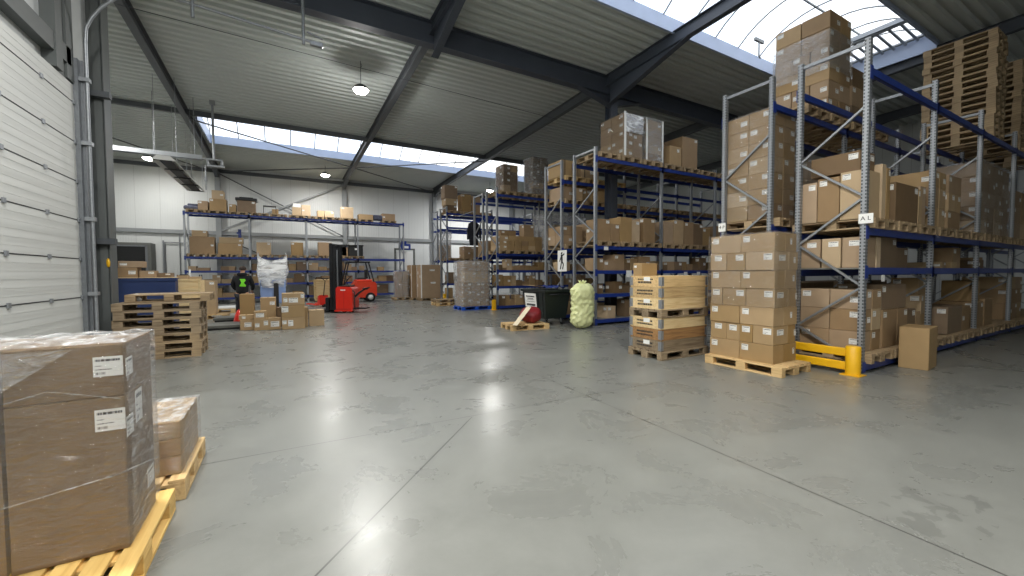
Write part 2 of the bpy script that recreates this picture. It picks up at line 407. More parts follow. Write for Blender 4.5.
struct(G().box(XLB, XR, YB, YB + .2, 0, 8.2).build('wall_back', 'wall_panel'))
struct(G().box(XLB - .2, XLB, 10, YB + .2, 0, 8.2).build('wall_left_rear', 'wall_panel_y'))
struct(G().box(XLB, XL - .35, 10.3, 10.5, 0, 8.2).build('wall_left_return', 'wall_panel'))
struct(G().box(XR, XR + .2, YF, YB + .2, 0, 8.6).build('wall_right', 'wall_panel_y'))
struct(G().box(XL, XR, YF - .2, YF, 0, 8.6).build('wall_front', 'wall_panel'))
# wall with the sectional door: above and in front of the door
DZ = 4.48
struct(G().box(XL - .32, XL - .12, 8.98, 10.3, 0, 8.3).box(XL - .32, XL - .12, 3.4, 8.98, DZ, 8.3).box(XL - .32, XL - .12, YF, 3.4, 0, 8.6).build('wall_left', 'wall_panel_y'))
# sectional door of white panels, seams with dark gaskets and hinges
d = struct(bpy.data.objects.new('door_1', None), 'white sectional overhead door with dark seams'); COL.objects.link(d); d.location = (XL, 8.98, 0)
z = -.07
zs = [0] + [.54 + .61 * k for k in range(0, 7)] + [DZ]
for a, c in zip(zs[:-1], zs[1:]):
    if c - a < .05: continue
    g = G(); nr = max(1, round((c - a) / .1))
    g.box(-.08, 0, -5.6, 0, a + .006, c - .006)
    for k in range(1, nr): # fine stucco grooves
        zz = a + (c - a) * k / nr; g.box(0, .002, -5.6, 0, zz - .003, zz + .012)
    g.build('door_panel', 'door_panel', d)
    if c < DZ:
        G().box(-.06, .004, -5.6, 0, c - .007, c + .007).build('door_seal', 'ink', d)
        h = G()
        for yy in (-.02, -1.0, -2.0, -3.0, -4.0, -5.0): h.box(0, .02, yy - .03, yy + .03, c - .03, c + .03)
        h.build('door_hinge', 'galv', d)
# vertical guide rail, conduit, lintel and frame posts
struct(G().box(XL - .1, XL + .06, 8.98, 9.1, 0, 4.9).box(XL + .02, XL + .1, 9.06, 9.1, 0, 4.9).build('trim_4', 'galv_dark'))
struct(G().box(XL - .12, XL + .02, 3.4, 8.9, 4.72, 4.98).build('trim_1', 'steel_column'))
struct(G().box(XL - .12, XL + .04, 8.36, 8.56, 4.5, 8.2).box(XL - .12, XL + .02, 8.75, 8.98, 4.5, 8.2).box(XL - .12, XL - .01, 8.54, 8.77, 4.46, 8.2).build('trim_2', 'steel_column'))
struct(G().box(XL - .12, XL + .02, 7.4, 7.55, 4.98, 8.2).build('trim_3', 'steel_grey'))
cd = G().tube([(-2.66, 9.05, 0.02), (-2.66, 9.05, 5.2), (-2.64, 9.04, 5.42), (-2.56, 9.02, 5.6), (-2.44, 9.0, 5.78), (-2.25, 8.97, 5.97), (-1.95, 8.9, 6.2)], .026, 8)
for zz in (1.2, 2.4, 3.6, 4.6): cd.box(-2.8, -2.62, 9.0, 9.1, zz - .03, zz + .03)
tag(cd.build('conduit_pipe', 'galv'), 'galvanised conduit pipe running up beside the overhead door', 'pipe')

# roof ---------------------------------------------------------------
S1 = (19.7, 23.0, -2.75, 15.4)   # far skylight: y0 y1 x0 x1
S2 = (4.33, 7.48, -1.0, 16.4)   # near skylight
def roof_sheet(name, x0, x1, y0, y1):
    """trapezoidal steel decking, flutes running along x"""
    p, d = .28, .08
    n = int(round((y1 - y0) / p)); p = (y1 - y0) / n
    prof = []
    for i in range(n):
        y = y0 + i * p
        prof += [(y, 0), (y + p * .42, 0), (y + p * .55, d), (y + p * .87, d)]
    prof.append((y1, 0))
    vs = [(x, y, zr(y) + h) for y, h in prof for x in (x0, x1)]
    fs = [(2 * i, 2 * i + 1, 2 * i + 3, 2 * i + 2) for i in range(len(prof) - 1)]
    g = G(); g.add(vs, fs)
    g.add([(x0, y0, zr(y0) + .16), (x1, y0, zr(y0) + .16), (x1, y1, zr(y1) + .16), (x0, y1, zr(y1) + .16)], [(0, 3, 2, 1)])
    return struct(g.build(name, 'roof_steel'), 'grey trapezoidal steel roof decking')
def roof_mat():
    m, nt, b = new_mat('roof_steel'); N, L = nt.nodes, nt.links
    tc = N.new('ShaderNodeTexCoord'); nz = N.new('ShaderNodeTexNoise'); nz.inputs['Scale'].default_value = .5
    L.new(tc.outputs['Object'], nz.inputs['Vector'])
    hs = N.new('ShaderNodeHueSaturation'); hs.inputs['Color'].default_value = lin((190, 196, 192)); L.new(math_node(nt, 'MULTIPLY_ADD', nz.outputs['Fac'], .2, .9), hs.inputs['Value'])
    L.new(hs.outputs[0], b.inputs['Base Color']); b.inputs['Roughness'].default_value = .5
    MATS['roof_steel'] = m
roof_mat()
roof_sheet('ceiling', XLB, XR, S1[1], YB)
roof_sheet('ceiling', XLB, XR, S2[1], S1[0])
roof_sheet('ceiling', XL - .3, XR, YF, S2[0])
roof_sheet('ceiling', XLB, S1[2], S1[0], S1[1])
roof_sheet('ceiling', S1[3], XR, S1[0], S1[1])
roof_sheet('ceiling', XL - .3, S2[2], S2[0], S2[1])
roof_sheet('ceiling', S2[3], XR, S2[0], S2[1])

def poly_mat():
    """opal polycarbonate: lets daylight through, white, faint ribs"""
    m, nt, b = new_mat('opal_sheet'); N, L = nt.nodes, nt.links
    out = N['Material Output']
    tr = N.new('ShaderNodeBsdfTransparent'); tr.inputs[0].default_value = (.93, .95, .97, 1)
    tl = N.new('ShaderNodeBsdfTranslucent'); tl.inputs[0].default_value = (.95, .96, .97, 1)
    tc = N.new('ShaderNodeTexCoord'); nz = N.new('ShaderNodeTexNoise'); nz.inputs['Scale'].default_value = 1.2; L.new(tc.outputs['Object'], nz.inputs['Vector'])
    mx = N.new('ShaderNodeMixShader'); L.new(math_node(nt, 'MULTIPLY_ADD', nz.outputs['Fac'], .12, .0), mx.inputs[0])
    L.new(tr.outputs[0], mx.inputs[1]); L.new(tl.outputs[0], mx.inputs[2]); L.new(mx.outputs[0], out.inputs['Surface'])
    MATS['opal_sheet'] = m
poly_mat()
plain('curb_white', (168, 182, 208), .4, 0, .04, 2)
def skylight(name, y0, y1, x0, x1, label, pitch=1.05):
    root = struct(bpy.data.objects.new(name, None), label); COL.objects.link(root)
    hc = .34
    g = G()
    for y, s_ in ((y0, -1), (y1, 1)):
        g.box(x0, x1, min(y, y + s_ * .06), max(y, y + s_ * .06), zr(y) - .03, zr(y) + hc)
    for x, s_ in ((x0, -1), (x1, 1)):
        g.box(min(x, x + s_ * .06), max(x, x + s_ * .06), y0, y1, zr(y1) - .05, zr(y0) + hc)
    g.build('curb', 'curb_white', root)
    W = y1 - y0; n = 12; rise = W * .2
    R_ = (W * W / 4 + rise * rise) / (2 * rise); a0 = math.asin(W / 2 / R_)
    def arc(t, dr=0):
        a = -a0 + 2 * a0 * t
        y = (y0 + y1) / 2 + (R_ + dr) * math.sin(a); return y, (zr(y0) + (zr(y1) - zr(y0)) * t) + hc + (R_ + dr) * math.cos(a) - (R_ - rise)
    pts = [arc(i / n) for i in range(n + 1)]
    vs = [(x, y, z) for y, z in pts for x in (x0, x1)]
    G().add(vs, [(2 * i, 2 * i + 1, 2 * i + 3, 2 * i + 2) for i in range(n)], 0, True).build('glazing_sheet', 'opal_sheet', root)
    e = G()
    for x in (x0, x1): e.add([(x, y, z) for y, z in pts] + [(x, (y0 + y1) / 2, zr(y0) + hc - .02)], [tuple(range(n + 1))])
    e.build('end_glazing', 'opal_sheet', root)
    k = int((x1 - x0) / pitch)
    for i in range(k + 1):
        x = x0 + (x1 - x0) * i / k
        G().tube([(x, *arc(t / 10, -.02)) for t in range(11)], .022, 5).build('glazing_rib', 'steel_grey', root)
    G().box(x0, x1, (y0 + y1) / 2 - .02, (y0 + y1) / 2 + .02, arc(.5)[1] - .06, arc(.5)[1] - .02).build('ridge_bar', 'steel_grey', root)
    return root
skylight('window_1', *S1, 'far barrel skylight strip with opal sheet and curved ribs')
skylight('window_2', *S2, 'near barrel skylight strip with opal sheet and curved ribs')
# pivoted smoke-vent grille lying open at the end of the near skylight: bars between two rails
g = G()
for i in range(12):
    y = 4.45 + i * .265; g.tube([(15.0, y, zr(y) + .4), (16.35, y, zr(y) + .3)], .04, 6)
for x in (15.0, 16.3): g.tube([(x, 4.35, zr(4.4) + .36), (x, 7.45, zr(7.4) + .36)], .05, 6)
g.box(14.7, 14.8, 4.35, 7.45, zr(6) + .3, zr(6) + .42)
v = tag(g.build('vent_grille', 'galv'), 'tubular vent grille across the end of the near skylight', 'grille')
# steel frame ---------------------------------------------------------
def ibeam_y(x, y0, y1, depth, fl=.18, t=.014, slope=True, dz=0):
    """I-section along y hung under the roof"""
    g = G()
    def q(xa, xb, za, zb):
        a, b = zr(y0) + dz, zr(y1) + dz
        vs = [(xa, y0, a + za), (xb, y0, a + za), (xa, y1, b + za), (xb, y1, b + za), (xa, y0, a + zb), (xb, y0, a + zb), (xa, y1, b + zb), (xb, y1, b + zb)]
        g.add(vs, [(0, 2, 3, 1), (4, 5, 7, 6), (0, 1, 5, 4), (2, 6, 7, 3), (0, 4, 6, 2), (1, 3, 7, 5)])
    q(x - fl / 2, x + fl / 2, -t, 0); q(x - fl / 2, x + fl / 2, -depth, -depth + t); q(x - t / 2, x + t / 2, -depth, 0)
    return g
def haunch_y(g, x, y0, y1, z0, z1, zt, fl=.18):
    """triangular haunch under a rafter: bottom from (y0,z0) to (y1,z1)"""
    g.add([(x - .01, y0, zt), (x - .01, y1, zt), (x - .01, y1, z1), (x - .01, y0, z0), (x + .01, y0, zt), (x + .01, y1, zt), (x + .01, y1, z1), (x + .01, y0, z0)],
          [(0, 1, 2, 3), (7, 6, 5, 4), (0, 3, 7, 4), (1, 5, 6, 2), (3, 2, 6, 7), (0, 4, 5, 1)])
    g.bar((x, y0, z0), (x, y1, z1), fl, .016)
RX = [-3.02, 3.42, 9.25, 15.4, 21.5]
for i, x in enumerate(RX):
    g = ibeam_y(x, 10.1, YB, .33)
    haunch_y(g, x, YB - .2, YB - 1.7, zr(YB) - .62, zr(YB) - .33, zr(YB) - .3)
    struct(g.build('roof_beam', 'steel_dark'), 'grey steel rafter running to the back wall')
    xf = 16.6 if i == 3 else x
    g = ibeam_y(xf, YF, 10.1, .34)
    haunch_y(g, xf, 9.95, 7.0, zr(10) - .95, zr(7) - .33, zr(7) - .2)
    if i: struct(g.build('roof_beam', 'beam_dark'), 'grey steel rafter crossing the near skylight')
    g = G().box(x - .12, x + .12, YB - .26, YB - .245, 0, zr(YB) - .3).box(x - .12, x + .12, YB - .02, YB, 0, zr(YB) - .3).box(x - .007, x + .007, YB - .25, YB, 0, zr(YB) - .3)
    struct(g.build('back_wall_column', 'steel_grey'), 'steel column against the back wall')
g = G()
YM = 10.1
for za, zb, w in ((7.79, 7.81, .26), (7.24, 7.262, .26), (7.24, 7.81, .014)): g.box(-3.1, XR, YM - w / 2, YM + w / 2, za, zb)
for xc in (9.45, 21.5):
    for sgn in (-1, 1):
        vs = [(xc, YM - .01, 6.9), (xc + sgn * 1.3, YM - .01, 7.25), (xc, YM - .01, 7.3), (xc, YM + .01, 6.9), (xc + sgn * 1.3, YM + .01, 7.25), (xc, YM + .01, 7.3)]
        g.add(vs, [(0, 1, 2), (5, 4, 3), (0, 3, 4, 1)]); g.bar((xc, YM, 6.9), (xc + sgn * 1.3, YM, 7.24), .22, .018)
struct(g.build('main_beam', 'beam_dark'), 'deep dark steel main beam across the hall')
for x, lab in ((9.45, 'dark steel column rising through the centre rack'), (21.5, 'steel column deep between the racks')):
    struct(G().box(x - .14, x + .14, YM - .15, YM - .13, 0, 7.25).box(x - .14, x + .14, YM + .13, YM + .15, 0, 7.25).box(x - .008, x + .008, YM - .14, YM + .14, 0, 7.25).build('column', 'beam_dark'), lab)
# big column by the door: H section, broad face to the camera
g = G().box(-3.06, -3.035, 9.93, 10.27, 0, 7.8).box(-2.73, -2.705, 9.93, 10.27, 0, 7.8).box(-3.04, -2.72, 9.985, 10.02, 0, 7.8).box(-2.84, -2.72, 9.93, 9.985, 0, 7.8)
struct(g.build('column', 'steel_column'), 'tall grey steel column beside the overhead door')
tag(G().lathe([(0, 0), (.075, 0), (.075, .004), (0, .004)], 18, Matrix.Translation((-2.735, 9.925, 1.72)) @ Matrix.Diagonal((.35, 1, 1.1, 1)) @ Matrix.Rotation(PI / 2, 4, 'X')).build('warning_sign', 'yellow_paint'), 'small yellow warning sticker on the column by the door', 'sign')
g = G()
for zz in (2.05, 4.62): g.box(-2.95, -2.6, 9.8, 9.93, zz, zz + .1)
for zz in (2.05, 4.62): g.bar((-2.7, 9.1, zz + .06), (-2.9, 9.85, zz + .06), .05, .08)
struct(g.build('bracket_beam', 'steel_dark'))
struct(G().box(-3.1, XR, 19.08, 19.2, 7.42, 7.6).build('tie_beam', 'steel_dark'), 'purlin along the far skylight')
struct(G().box(XLB, -3.1, 19.08, 19.2, 7.42, 7.6).build('tie_beam', 'steel_dark'))
struct(G().box(XLB, XR, YB - .16, YB - .02, 7.08, 7.26).build('eave_beam', 'steel_dark'), 'steel eave beam along the back wall')
struct(G().box(XLB, XR, YB - .14, YB - .01, 3.68, 3.88).build('wall_beam', 'steel_grey'), 'horizontal steel rail on the back wall')
# bracing rods: roof and wall
def rod(p, q, label, r=.028, name='brace_beam'):
    o = G().tube([p, q], r, 6).build(name, 'steel_dark'); o['kind'] = 'structure'; o['label'] = label
def rz_(y): return zr(y) - .3
rod((RX[0], 19.2, rz_(19.2)), (RX[1], 23.4, rz_(23.4)), 'roof bracing rod')
rod((RX[0], YB - .2, rz_(YB)), (RX[1], 23.4, rz_(23.4)), 'roof bracing rod')
rod((RX[1], 23.4, rz_(23.4)), (RX[2], 19.2, rz_(19.2)), 'roof bracing rod')
rod((RX[1], 23.4, rz_(23.4)), (RX[2], YB - .2, rz_(YB)), 'roof bracing rod')
rod((XLB, 19.2, rz_(19.2)), (RX[0], YB - .2, rz_(YB) - .1), 'roof bracing rod')
rod((RX[0], YB - .2, 7.05), (RX[1], YB - .2, 3.8), 'wall bracing rod')
struct(G().bar((RX[0], YB - .2, 3.85), (RX[1], YB - .2, 7.05), .1, .1).build('brace_beam', 'steel_grey'), 'diagonal steel brace on the back wall')
rod((RX[0], YB - .18, 3.6), (RX[1], YB - .18, .4), 'wall bracing rod')
rod((RX[2], 10.2, 7.2), (XR - 5, 16, 7.3), 'roof bracing rod')

# daylight: overcast sky -------------------------------------------------
w = bpy.data.worlds.new('sky'); S.world = w; w.use_nodes = True
nt = w.node_tree; bg = nt.nodes['Background']
tc = nt.nodes.new('ShaderNodeTexCoord'); nz = nt.nodes.new('ShaderNodeTexNoise'); nz.inputs['Scale'].default_value = 2.2; nz.inputs['Detail'].default_value = 5
nt.links.new(tc.outputs['Generated'], nz.inputs['Vector'])
cr = nt.nodes.new('ShaderNodeValToRGB'); cr.color_ramp.elements[0].color = (.72, .83, 1, 1); cr.color_ramp.elements[1].color = (1, 1, 1, 1)
cr.color_ramp.elements[0].position = .35; cr.color_ramp.elements[1].position = .6
nt.links.new(nz.outputs['Fac'], cr.inputs[0]); nt.links.new(cr.outputs[0], bg.inputs['Color'])
bg.inputs['Strength'].default_value = 2.2
for (y0, y1, x0, x1) in (S1, S2):   # sampling portals for the sky light in the two roof openings
    li = bpy.data.lights.new('skylight_portal', 'AREA'); li.shape = 'RECTANGLE'; li.size = x1 - x0; li.size_y = y1 - y0
    li.cycles.is_portal = True
    o = bpy.data.objects.new('skylight_portal', li); COL.objects.link(o); o.location = ((x0 + x1) / 2, (y0 + y1) / 2, zr(y0) + .3)
# ================================================================== KIT: pallets, cartons, film, racks
# ---- pallets: deck boards along local x, 1.2 x 0.8 x 0.144
def pallet_parts(L_=1.2, W_=.8, nb=5):
    P = []
    wb = [.145, .1, .145, .1, .145] if nb == 5 else [.09] * nb; gap = (W_ - sum(wb)) / (len(wb) - 1); y = -W_ / 2
    for w_ in wb:
        P.append(('deck_board', (-L_ / 2, L_ / 2, y, y + w_, .122, .144))); y += w_ + gap
    for x in (-L_ / 2, -.0725, L_ / 2 - .145): P.append(('stringer_board', (x, x + .145, -W_ / 2, W_ / 2, .1, .122)))
    for x in (-L_ / 2, -.0725, L_ / 2 - .145):
        for y, w_ in ((-W_ / 2, .1), (-.0725, .145), (W_ / 2 - .1, .1)): P.append(('block', (x, x + .145, y, y + w_, .022, .1)))
    for y, w_ in ((-W_ / 2, .1), (-.0725, .145), (W_ / 2 - .1, .1)): P.append(('bottom_board', (-L_ / 2, L_ / 2, y, y + w_, 0, .022)))
    return P
PAL = {}
def pallet(cx, cy, z, label, rz=0, detail=False, mat='wood_old', group=None, L_=1.2, W_=.8, nb=5):
    key = (mat, detail, L_, W_, nb)
    if key in PAL:
        o = copy_tree(PAL[key])
        for k in ('group',):
            if k in o: del o[k]
    elif detail:
        o = thing('wooden_pallet', label, 'pallet')
        for nm, b in pallet_parts(L_, W_, nb): G().bbox(*b, b=.003).build(nm, mat, o)
        PAL[key] = o
    else:
        g = G()
        for nm, b in pallet_parts(L_, W_): g.box(*b)
        o = g.build('wooden_pallet', mat); PAL[key] = o
    o.location = (cx, cy, z); o.rotation_euler = (0, 0, rz)
    return tag(o, label, 'pallet', group)

# ---- cartons are collected first, then built: those that show most become objects
CARTONS = []
def carton(x0, x1, y0, y1, z0, h, label, group, mat='card_brown', rz=0., lab='auto', pri=0):
    CARTONS.append(dict(c=((x0 + x1) / 2, (y0 + y1) / 2, z0), s=(abs(x1 - x0), abs(y1 - y0), h), label=label, group=group, mat=mat, rz=rz, lab=lab, pri=pri))
def grid_load(x0, x1, y0, y1, z0, layers, phrase, mat='card_brown', jit=.008, rnd=None, alt=True, lab='auto', short='carton', gap=.004):
    """layers: list of (height, nx, ny). Only the outer ring of a big grid is built. phrase says which load."""
    R_ = rnd or random.Random(hash_(phrase))
    z = z0; nl = len(layers)
    for li, (h, nx, ny) in enumerate(layers):
        lw = 'bottom' if li == 0 else ('top' if li == nl - 1 else ORD[li])
        dx, dy = (x1 - x0) / nx, (y1 - y0) / ny
        for i in range(nx):
            for j in range(ny):
                if 0 < i < nx - 1 and 0 < j < ny - 1: continue
                a = R_.uniform(0, jit); b = R_.uniform(0, jit)
                if nx == 1 and ny == 1: pos = ''
                elif ny == 1: pos = ', ' + colw(i, nx)
                elif nx == 1: pos = ', ' + roww(j, ny)
                else: pos = ', ' + roww(j, ny) + ', ' + colw(i, nx)
                m = mat if R_.random() < .75 else R_.choice(['card_brown', 'card_warm', 'card_pale'])
                nm = f'{lw}-layer {short}{pos}, {phrase}' if nl > 1 else f'{short}{pos}, {phrase}'
                carton(x0 + i * dx + a + gap / 2, x0 + (i + 1) * dx - b - gap / 2, y0 + j * dy + b + gap / 2, y0 + (j + 1) * dy - a - gap / 2, z, h - .003, nm, 'cartons ' + phrase, m, R_.uniform(-.01, .01), lab)
        z += h
    return z
def hash_(s):
    v = 7
    for ch in s: v = (v * 131 + ord(ch)) % 1000003
    return v
def colw(i, n):
    if n == 1: return 'whole width'
    if n == 2: return ('aisle side', 'inner side')[i]
    if n == 3: return ('aisle end', 'middle', 'inner end')[i]
    return ORD[i] + ' along'
def roww(j, n):
    if n == 2: return ('near row', 'far row')[j]
    if n == 3: return ('near row', 'middle row', 'far row')[j]
    return ORD[j] + ' row back'
def shelf_fill(x0, x1, y0, y1, z, hmax, phrase, seed, dens=.85, wr=(.26, .48), mats=('card_brown', 'card_warm', 'card_dark', 'card_pale'), stack=.3):
    """loose cartons standing side by side on a shelf"""
    R_ = random.Random(seed); x = x0; k = 0
    while x < x1 - wr[0]:
        w_ = min(R_.uniform(*wr), x1 - x)
        if R_.random() < dens:
            h = min(hmax, R_.choice([.45, .6, .75, .9, 1.]) * hmax * .95)
            yy = y0 + R_.uniform(0, .12); dep = R_.uniform(.35, .55)
            o = ORD[k] if k < len(ORD) else 'last'
            carton(x + .008, x + w_ - .008, yy, min(y1, yy + dep), z, h * (.5 if R_.random() < stack else 1), f'{o} carton along {phrase}', f'cartons on {phrase}', R_.choice(mats), R_.uniform(-.05, .05))
            k += 1
        x += w_
# ---- carton builder
LABEL_MESH = None
def build_carton(c, parts=True):
    sx, sy, h = c['s']
    g = G().bbox(-sx / 2, sx / 2, -sy / 2, sy / 2, 0, h, b=.005)
    o = g.build('cardboard_box', c['mat'], None, c['c'], c['rz'])
    tag(o, c['label'], 'box', c['group'])
    if parts and c['lab']:
        add_labels(o, c)
    return o
def label_mesh():
    global LABEL_MESH
    if LABEL_MESH is None:
        LABEL_MESH = bpy.data.meshes.new('paper_label')
        b = G().box(-.5, .5, -.5, .5, -.5, .5)
        LABEL_MESH.from_pydata(b.v, [], b.f); LABEL_MESH.materials.append(MATS['printed_label'])
    return LABEL_MESH
def put_label(o, face, u, v, w_, h_, sx, sy, name='paper_label'):
    l = bpy.data.objects.new(name, label_mesh()); COL.objects.link(l); l.parent = o
    l.scale = (w_, .0016, h_)
    if face == 'X': l.location = (sx / 2 + .0009, u, v); l.rotation_euler = (0, 0, PI / 2)
    elif face == 'x': l.location = (-sx / 2 - .0009, u, v); l.rotation_euler = (0, 0, -PI / 2)
    else: l.location = (u, -sy / 2 - .0009, v); l.rotation_euler = (0, 0, 0)
    return l
def add_labels(o, c):
    sx, sy, h = c['s']; R_ = random.Random(hash_(c['label']))
    if c['lab'] == 'auto':
        for face, ln in (('x', sy), ('y', sx)):
            if R_.random() < (.92 if face == 'y' else .75):
                w_ = min(.12, ln * .35); hh = min(.085, h * .35)
                u = R_.choice((-1, 1, 1)) * (ln / 2 - w_ * .75); v = h - hh * .9 if R_.random() < .75 else h * .5
                put_label(o, face, -u if face == 'x' else u, v, w_, hh, sx, sy)
    else:
        for (face, u, v, w_, hh) in c['lab']: put_label(o, face, u, v, w_, hh, sx, sy)

# ---- stretch film round a load
def film(x0, x1, y0, y1, z0, z1, label, mat='film_clear', top=True, topmat=None, sidemat=None,  amp=.012, seed=0, name='stretch_film', rz=0):
    cx, cy = (x0 + x1) / 2, (y0 + y1) / 2; hx, hy = (x1 - x0) / 2 + .012, (y1 - y0) / 2 + .012
    g = G(); n = 10; nz = max(4, int((z1 - z0) / .08))
    ring = []
    for k in range(n): ring.append((-hx, hy - 2 * hy * k / n, -1, 0))
    for k in range(n): ring.append((-hx + 2 * hx * k / n, -hy, 0, -1))
    for k in range(n): ring.append((hx, -hy + 2 * hy * k / n, 1, 0))
    for k in range(n): ring.append((hx - 2 * hx * k / n, hy, 0, 1))
    N_ = len(ring); vs = []
    for j in range(nz + 1):
        z = z0 + (z1 - z0) * j / nz
        for (x, y, nx, ny) in ring:
            d = abs(noise.noise(Vector((x * 3 + seed, y * 3, z * 4)))) * amp * 2
            vs.append((x + nx * d, y + ny * d, z))
    fs = [(j * N_ + k, j * N_ + (k + 1) % N_, (j + 1) * N_ + (k + 1) % N_, (j + 1) * N_ + k) for j in range(nz) for k in range(N_)]
    g.add(vs, fs, 0, True)
    if sidemat:
        for q_ in range(len(fs)):
            if 2 * n <= q_ % N_ < 3 * n: g.m[q_] = 2
    if top:
        m = 14; tv = []
        for a in range(m + 1):
            for b in range(m + 1):
                x, y = -hx + 2 * hx * a / m, -hy + 2 * hy * b / m
                e = 0 if a in (0, m) or b in (0, m) else abs(noise.noise(Vector((x * 9 + seed, y * 9, 3)))) * .05
                tv.append((x, y, z1 + .004 + e))
        g.add(tv, [(a * (m + 1) + b, (a + 1) * (m + 1) + b, (a + 1) * (m + 1) + b + 1, a * (m + 1) + b + 1) for a in range(m) for b in range(m)], 1, True)
    o = g.build(name, [mat, topmat or mat, sidemat or mat], None, (cx, cy, 0), rz)
    return tag(o, label, 'plastic film', 'films wrapped round pallet loads')

# ---- pallet racking
def rack(name_label, X0, nb, Yf, Yr, ztop, levels, pitch=2.68, decks=(), near=False, base='galv'):
    """row of bays: perforated uprights, zigzag lacing, blue beams, deck panels"""
    t = thing('pallet_rack', name_label, 'rack', (X0, (Yf + Yr) / 2, 0), 0, 'pallet racks in the storage rows')
    ox, oy = X0, (Yf + Yr) / 2; yf, yr = Yf - oy, Yr - oy
    um = 'galv_perforated' if near else 'galv'
    for k in range(nb + 1):
        x = k * pitch
        for y in (yf, yr):
            o = G().box(-.04, .04, -.035, .035, 0, ztop).build('upright', um, t, (x, y, 0))
            G().box(-.07, .07, -.06, .06, 0, .012).build('foot_plate', 'galv_dark', o)
        g = G(); z = .62; s_ = -1; g.bar((x, yf, .12), (x, yr, .12), .03, .045).bar((x + .012, yf, .12), (x + .012, yr, .62), .03, .04, up=(1, 0, 0))
        while z + .66 < ztop - .45:
            a, b = (yf, yr) if s_ > 0 else (yr, yf)
            g.bar((x + .012, a, z), (x + .012, b, z + .66), .03, .04, up=(1, 0, 0)); z += .66; s_ = -s_
        g.build('frame_lacing', 'galv', t)
        G().bar((x, yf, ztop - .06), (x, yr, ztop - .06), .035, .05).build('top_strut', 'galv', t)
    for (z, kind) in levels:
        for k in range(nb):
            xa, xb = k * pitch + .04, (k + 1) * pitch - .04
            for y, s_ in ((yf, -1), (yr, 1)):
                g = G().box(xa, xb, y - .025 + s_ * .02, y + .025 + s_ * .02, z - .1, z)
                g.box(xa - .085, xa + .004, y + s_ * .042, y + s_ * .048, z - .16, z + .03).box(xb - .004, xb + .085, y + s_ * .042, y + s_ * .048, z - .16, z + .03).box(xa, xb, y + s_ * .03, y + s_ * .044, z - .1, z)
                g.build('shelf_beam', 'rack_blue', t)
            if kind == 'deck':
                G().box(xa, xb, yf + .03, yr - .03, z - .02, z - .002).build('shelf_panel', 'deck_grey', t)
    return t
def level_tag(x, y, z, w_=.14, h_=.1, label='white shelf tag'):
    return tag(G().box(-w_ / 2, w_ / 2, -.003, .003, -h_ / 2, h_ / 2).build('shelf_tag', 'paper', None, (x, y, z)), label, 'tag', 'white tags on the racks')
# ================================================================== LEFT FOREGROUND: two wrapped loads
P = .144
pallet(-1.03, 2.67, 0, 'pale wooden pallet under the tall wrapped cartons beside the door', PI / 2, True, 'wood_yellow', nb=7)
nearlab_a = [('y', .148, .15, .107, .095), ('X', -.15, .13, .1, .09)]
nearlab_b = [('y', .148, .655, .11, .105), ('X', -.02, .66, .11, .17), ('X', -.17, .6, .1, .1), ('X', .15, .2, .12, .1)]
carton(-1.095, -.694, 2.654, 3.13, P, .764, 'large brown carton at the bottom of the tall wrapped load by the door', 'cartons of the tall load by the door', 'card_dark', 0, nearlab_b, 9)
carton(-1.095, -.694, 2.654, 3.13, P + .766, .255, 'large brown carton on top of the tall wrapped load by the door', 'cartons of the tall load by the door', 'card_dark', 0, nearlab_a, 9)
carton(-1.52, -1.11, 2.66, 3.13, P, .764, 'large brown carton at the picture edge, bottom of the tall wrapped load', 'cartons of the tall load by the door', 'card_dark', 0, None, 9)
carton(-1.52, -1.11, 2.66, 3.13, P + .766, .255, 'large brown carton at the picture edge, top of the tall wrapped load', 'cartons of the tall load by the door', 'card_dark', 0, None, 9)
film(-1.53, -.69, 2.65, 3.135, P + .03, 1.17, 'clear wrinkled film round the tall cartons beside the door', 'film_clear', True, 'film_thick', 'film_hazy',  amp=.013, seed=3)
# gathered film flap with folds on the front face, and two film ropes
g = G()
vs = []; NX, NZ = 14, 10
for j in range(NZ + 1):
    for i in range(NX + 1):
        u, v = i / NX, j / NZ
        x = -1.42 + .56 * u * (1 - .45 * v); z = 1.155 - .22 * v * (1 - .35 * abs(u - .6)); d = .012 + .018 * abs(math.sin(9 * u + 3 * v)) * v
        vs.append((x, 2.645 - d, z))
g.add(vs, [(j * (NX + 1) + i, j * (NX + 1) + i + 1, (j + 1) * (NX + 1) + i + 1, (j + 1) * (NX + 1) + i) for j in range(NZ) for i in range(NX)], 0, True)
tag(g.build('film_flap', 'film_hazy'), 'loose folded film flap on the front of the tall cartons', 'plastic film')
g = G(); g.tube([(-1.5, 2.636, .43), (-1.1, 2.634, .47), (-.72, 2.634, .53), (-.677, 2.66, .54), (-.672, 3.1, .42)], .003, 5)
tag(g.build('film_rope', 'film_thick'), 'twisted film strand slanting across the tall cartons', 'plastic film')
g = G(); g.tube([(-1.5, 2.638, .9), (-1.1, 2.632, .93), (-.95, 2.632, .97), (-.7, 2.634, .90)], .0025, 5)
tag(g.build('film_rope', 'film_thick'), 'thin film strand above the carton seam of the tall load', 'plastic film')
